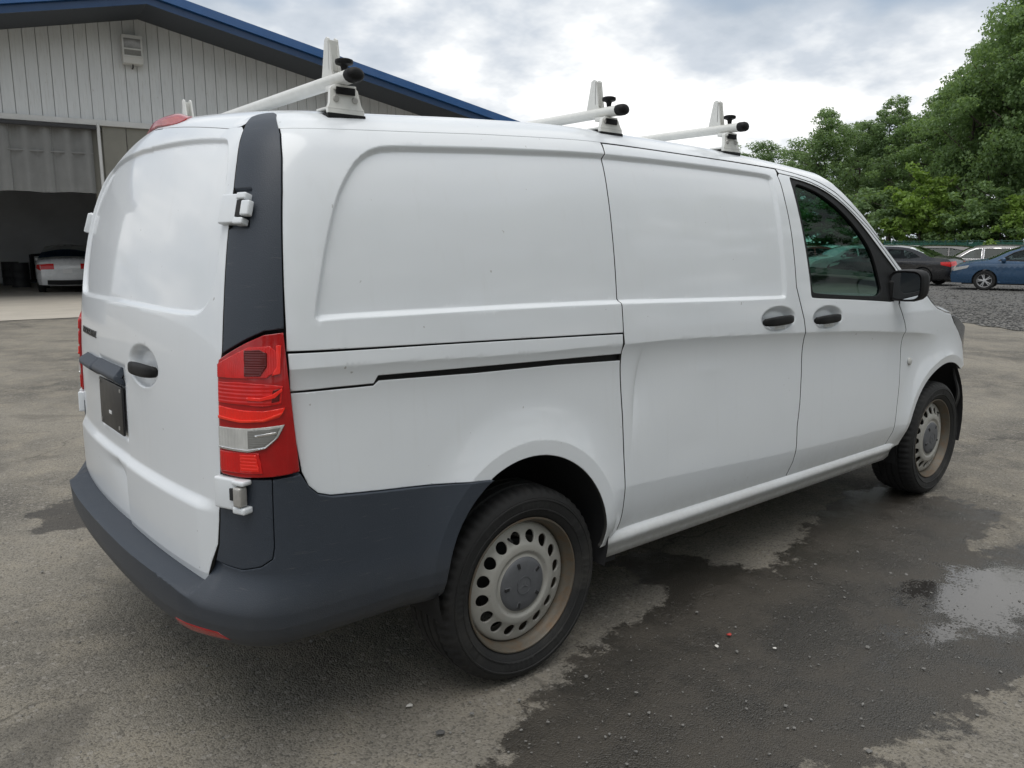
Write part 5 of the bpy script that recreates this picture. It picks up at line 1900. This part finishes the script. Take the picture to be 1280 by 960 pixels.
def tyre_mesh():
    n = 240
    prof = [(.226, -.088), (.236, -.098), (.243, -.104), (.258, -.1095), (.260, -.1125), (.2635, -.1125), (.265, -.1105), (.283, -.1135), (.292, -.114), (.294, -.1165), (.298, -.1160), (.300, -.1125), (.302, -.113), (.314, -.108), (.323, -.101), (.3295, -.092),
            (.3325, -.078), (.334, -.058), (.327, -.056), (.327, -.048), (.334, -.046), (.335, -.022), (.328, -.020), (.328, -.012), (.335, -.010),
            (.335, .010), (.328, .012), (.328, .020), (.335, .022), (.334, .046), (.327, .048), (.327, .056), (.334, .058), (.332, .08), (.322, .101), (.302, .113), (.28, .1155), (.25, .108), (.226, .088)]
    v, f = [], []
    k = len(prof)
    for i in range(n):
        a = 2 * math.pi * i / n
        blk = (i // 2) % 2
        for r, h in prof:
            rr = r
            if r > .318 and abs(h) > .055 and blk:
                rr -= .0045
            hh_ = h
            if .26 < r < .29 and (i % 60) in (3, 4, 6, 7, 9, 10, 12, 13, 15, 16, 18, 19, 33, 35, 36, 38, 40, 41): hh_ -= .0022 * (1 if h < 0 else -1)     # raised sidewall marks
            v.append((rr * math.cos(a), hh_, rr * math.sin(a)))
    for i in range(n):
        j = (i + 1) % n
        for q in range(k - 1):
            f.append((i * k + q, j * k + q, j * k + q + 1, i * k + q + 1))
    bm = bmesh.new()
    vs = [bm.verts.new(p) for p in v]
    for q in f:
        bm.faces.new([vs[x] for x in q])
    return bm_mesh('tyre', bm, angle=math.radians(35))


_disc = pchip([0, .085, .096, .104, .118, .135, .150, .172, .192, .206, .212], [.014, .014, .017, .020, .012, .014, .022, .031, .036, .042, .055])


def disc_map(t, s):
    r = np.hypot(t, s)
    return np.stack([t, -.103 + _disc(r) + 0 * t, s], -1)


def circ(r, n, c=(0, 0), ph=0):
    return [(c[0] + r * math.cos(2 * math.pi * i / n + ph), c[1] + r * math.sin(2 * math.pi * i / n + ph)) for i in range(n)]


TY = tyre_mesh()
BARREL = lathe('rim', [(.2285, -.0905), (.2345, -.0955), (.2365, -.1005), (.2345, -.1035), (.2305, -.1035), (.2270, -.098), (.2240, -.088), (.2195, -.078), (.2150, -.070), (.2125, -.060), (.2115, -.040), (.2105, .02), (.215, .06), (.228, .09)], 'Y', 96)
HP = circ(.2118, 96)
HOLES = [circ(.0212, 20, (.165 * math.cos(a), .165 * math.sin(a))) for a in [2 * math.pi * (i + .3) / 16 for i in range(16)]]
CAPM = lathe('hub_cap', [(0, -.100), (.030, -.0995), (.055, -.0985), (.080, -.0955), (.091, -.0915), (.0955, -.086), (.096, -.075)], 'Y', 72)
wh0 = None
disc0 = panel('wheel_disc', HP, disc_map, 'rim_steel', None, holes=HOLES, grid=.02, flange=.006, edge=.0015, step=.006, dfn=lambda t, s: _disc(np.hypot(t, s)))
DISC = disc0.data
bpy.data.objects.remove(disc0)
bm = bmesh.new()                                      # raised ring and three-pointed star on the cap
for i in range(48):
    a0, a1 = 2 * math.pi * i / 48, 2 * math.pi * (i + 1) / 48
    q = []
    for r, h in ((.0285, -.1012), (.0325, -.1012)):
        q.append((r, h))
    vs = [bm.verts.new((r * math.cos(a), h, r * math.sin(a))) for (r, h), a in ((q[0], a0), (q[1], a0), (q[1], a1), (q[0], a1))]
    bm.faces.new(vs)
    for r in (.0285, .0325):
        vs = [bm.verts.new((r * math.cos(a), h, r * math.sin(a))) for a, h in ((a0, -.1012), (a1, -.1012), (a1, -.098), (a0, -.098))]
        bm.faces.new(vs)
for i in range(3):
    a = math.pi / 2 + 2 * math.pi * i / 3 + .35
    d, e = Vector((math.cos(a), 0, math.sin(a))), Vector((-math.sin(a), 0, math.cos(a)))
    tip = d * .029 + Vector((0, -.0996, 0))
    top_ = Vector((0, -.1022, 0))
    b1, b2 = d * .006 + e * .006 + Vector((0, -.0996, 0)), d * .006 - e * .006 + Vector((0, -.0996, 0))
    for tri in ((tip, b1, top_), (tip, top_, b2)):
        bm.faces.new([bm.verts.new(p) for p in tri])
EMB = bm_mesh('cap_emblem', bm)
bm = bmesh.new()
box_bm(bm, (.052, -.0985, -.0065), (.082, -.0942, .0065), None, .0015, 1)
SLOT = bm_mesh('cap_slot', bm)
bm = bmesh.new()
box_bm(bm, (.064, -.0996, -.005), (.083, -.0938, .006), None, .001, 1)
PIN = bm_mesh('cap_slot_hole', bm)
VALVE = tube('valve_stem', [(.176 * math.cos(2.25), -.064, .176 * math.sin(2.25)), (.168 * math.cos(2.25), -.092, .168 * math.sin(2.25))], .004, 8)
DRUM = lathe('brake_disc', [(0, -.02), (.14, -.02), (.14, .02), (0, .02)], 'Y', 32)
for x, sg, lab in ((0, 1, 'rear wheel with dusty steel disc and round holes'), (3.2, 1, 'front wheel with dusty steel disc'), (0, -1, None), (3.2, -1, None)):
    w = empty('wheel', (x, sg * -.8285, RO - (.0095 if x == 0 else .001)), label=lab)
    w.rotation_euler = (0, .4 if x == 0 else 1.3, 0 if sg > 0 else math.pi)
    w.parent = van
    ty = link('tyre', TY, 'tyre', w)
    ty.scale = (1.012, 1.09, 1.012)
    ty.location = (0, .008, 0)
    rm = link('rim', BARREL, 'rim_dirty', w)
    link('wheel_disc', DISC, 'rim_steel', rm)
    link('valve_stem', VALVE, 'black', rm)
    cp = link('hub_cap', CAPM, 'cap_grey', w)
    link('cap_emblem', EMB, 'cap_grey', cp)
    for i in range(5):
        for nm, me_, mt_ in (('cap_slot', SLOT, 'cap_grey'), ('cap_slot_hole', PIN, 'black')):
            link(nm, me_, mt_, cp).rotation_euler = (0, 2 * math.pi * i / 5 + .25, 0)
    link('brake_disc', DRUM, 'black', w)

# ------------------------------------------------------------------ van: roof bars
for xb, zb, zr in ((-.50, 1.930, 1.838), (.60, 1.952, 1.884), (1.36, 1.962, 1.870)):
    b = empty('roof_bar')
    b.parent = van
    v, f = [], []                                     # flattened tube
    n = 16
    ys = np.linspace(-.765, .765, 9)
    for y in ys:
        for q in range(n):
            a = 2 * math.pi * q / n
            v.append((xb + .026 * math.cos(a), y, zb + .019 * math.sin(a)))
    for i in range(8):
        for q in range(n):
            f.append((i * n + q, i * n + (q + 1) % n, (i + 1) * n + (q + 1) % n, (i + 1) * n + q))
    bm = bmesh.new()
    vs = [bm.verts.new(p) for p in v]
    for q in f: bm.faces.new([vs[x] for x in q])
    link('bar_tube', bm_mesh('bar_tube', bm, True), 'rack_white', b)
    for sg in (-1, 1):
        prof = [(1.0, 0), (1.03, .004), (1.03, .022), (.92, .030), (.6, .035), (0, .036)]
        v, f = [], []
        for k_, h in prof:
            for q in range(n):
                a = 2 * math.pi * q / n
                v.append((xb + .027 * k_ * math.cos(a), sg * (.757 + h), zb + .020 * k_ * math.sin(a)))
        for i in range(len(prof) - 1):
            for q in range(n):
                f.append((i * n + q, i * n + (q + 1) % n, (i + 1) * n + (q + 1) % n, (i + 1) * n + q))
        bm = bmesh.new()
        vs = [bm.verts.new(p) for p in v]
        for q in f: bm.faces.new([vs[x] for x in q])
        bmesh.ops.remove_doubles(bm, verts=bm.verts[:], dist=1e-5)
        link('bar_end_cap', bm_mesh('bar_end_cap', bm, angle=math.radians(50)), 'black_plastic', b)
        # foot: folded bracket, wide at the roof, with bolts and a dark slot
        yo, yi = .722, .655
        bm = bmesh.new()
        prof = [(-.056, zr - .012), (-.058, zr + .004), (-.050, zr + .020), (-.043, zb - .030), (-.034, zb - .022), (.034, zb - .022), (.043, zb - .030), (.050, zr + .020), (.058, zr + .004), (.056, zr - .012)]
        fo = [bm.verts.new((xb + 0.0 + a, sg * (yo - (z - zr) * .15), z)) for a, z in prof]
        fi = [bm.verts.new((xb + 0.0 + a, sg * (yo - .014 - (z - zr) * .15), z + .0)) for a, z in prof]
        bm.faces.new(fo); bm.faces.new(fi[::-1])
        for i in range(len(prof)):
            j = (i + 1) % len(prof)
            bm.faces.new((fo[i], fo[j], fi[j], fi[i]))
        box_bm(bm, (xb - .035, min(sg * yo, sg * yi) + .001, zb - .034), (xb + .035, max(sg * yo, sg * yi) - .012, zb - .0195), None, .003)
        box_bm(bm, (xb - .058, min(sg * yo, sg * (yi - .01)), zr + .003), (xb + .058, max(sg * yo, sg * (yi - .01)) - .002, zr + .010), Matrix.Translation((0, 0, 0)), .003)
        ft = link('bar_foot', bm_mesh('bar_foot', bm, angle=math.radians(35)), 'rack_white', b)
        yb = sg * (yo + .001 - .006)
        box('foot_slot', (xb - .030, min(yb, yb + sg * .006), zb - .046), (xb + .030, max(yb, yb + sg * .006), zb - .026), 'black_plastic', ft, .002)
        for dx in (-.030, .030):
            link('bolt', lathe('bolt', [(0, 0), (.008, 0), (.0095, .003), (.0095, .008)], 'Y', 14, (xb + dx, sg * (yo + .0) if sg < 0 else yo - .008, zr + .033)), 'hinge_metal', ft)
        box('foot_pad', (xb - .060, min(sg * (yo + .004), sg * .640), zr - .034), (xb + .060, max(sg * (yo + .004), sg * .640), zr - .007), 'black_plastic', ft, .003)
        # load stop: tapered upright plate in a slim wedge, and the clamp knob
        bm = bmesh.new()
        ysx = sg * .635
        for (xa, xw) in ((xb - .012, .006), (xb + .014, .006)):
            pts = [(-.030, zb + .012), (.034, zb + .012), (.010, zb + .118), (-.004, zb + .124), (-.014, zb + .118)]
            A = [bm.verts.new((xa, ysx + sg * -p, z)) for p, z in pts]
            B = [bm.verts.new((xa + xw, ysx + sg * -p, z)) for p, z in pts]
            bm.faces.new(A); bm.faces.new(B[::-1])
            for i in range(5):
                j = (i + 1) % 5
                bm.faces.new((A[i], A[j], B[j], B[i]))
        box_bm(bm, (xb - .012, min(ysx + sg * .010, ysx + sg * .016), zb + .03), (xb + .02, max(ysx + sg * .010, ysx + sg * .016), zb + .115), None, .002)
        link('load_stop', bm_mesh('load_stop', bm), 'rack_white', b)
        link('clamp_knob', lathe('clamp_knob', [(.007, zb + .012), (.010, zb + .034), (.012, zb + .038), (.024, zb + .042), (.0265, zb + .047), (.0255, zb + .054), (.018, zb + .057), (0, zb + .057)], 'Z', 20, (xb + .012, sg * .695, 0)), 'black_plastic', b)
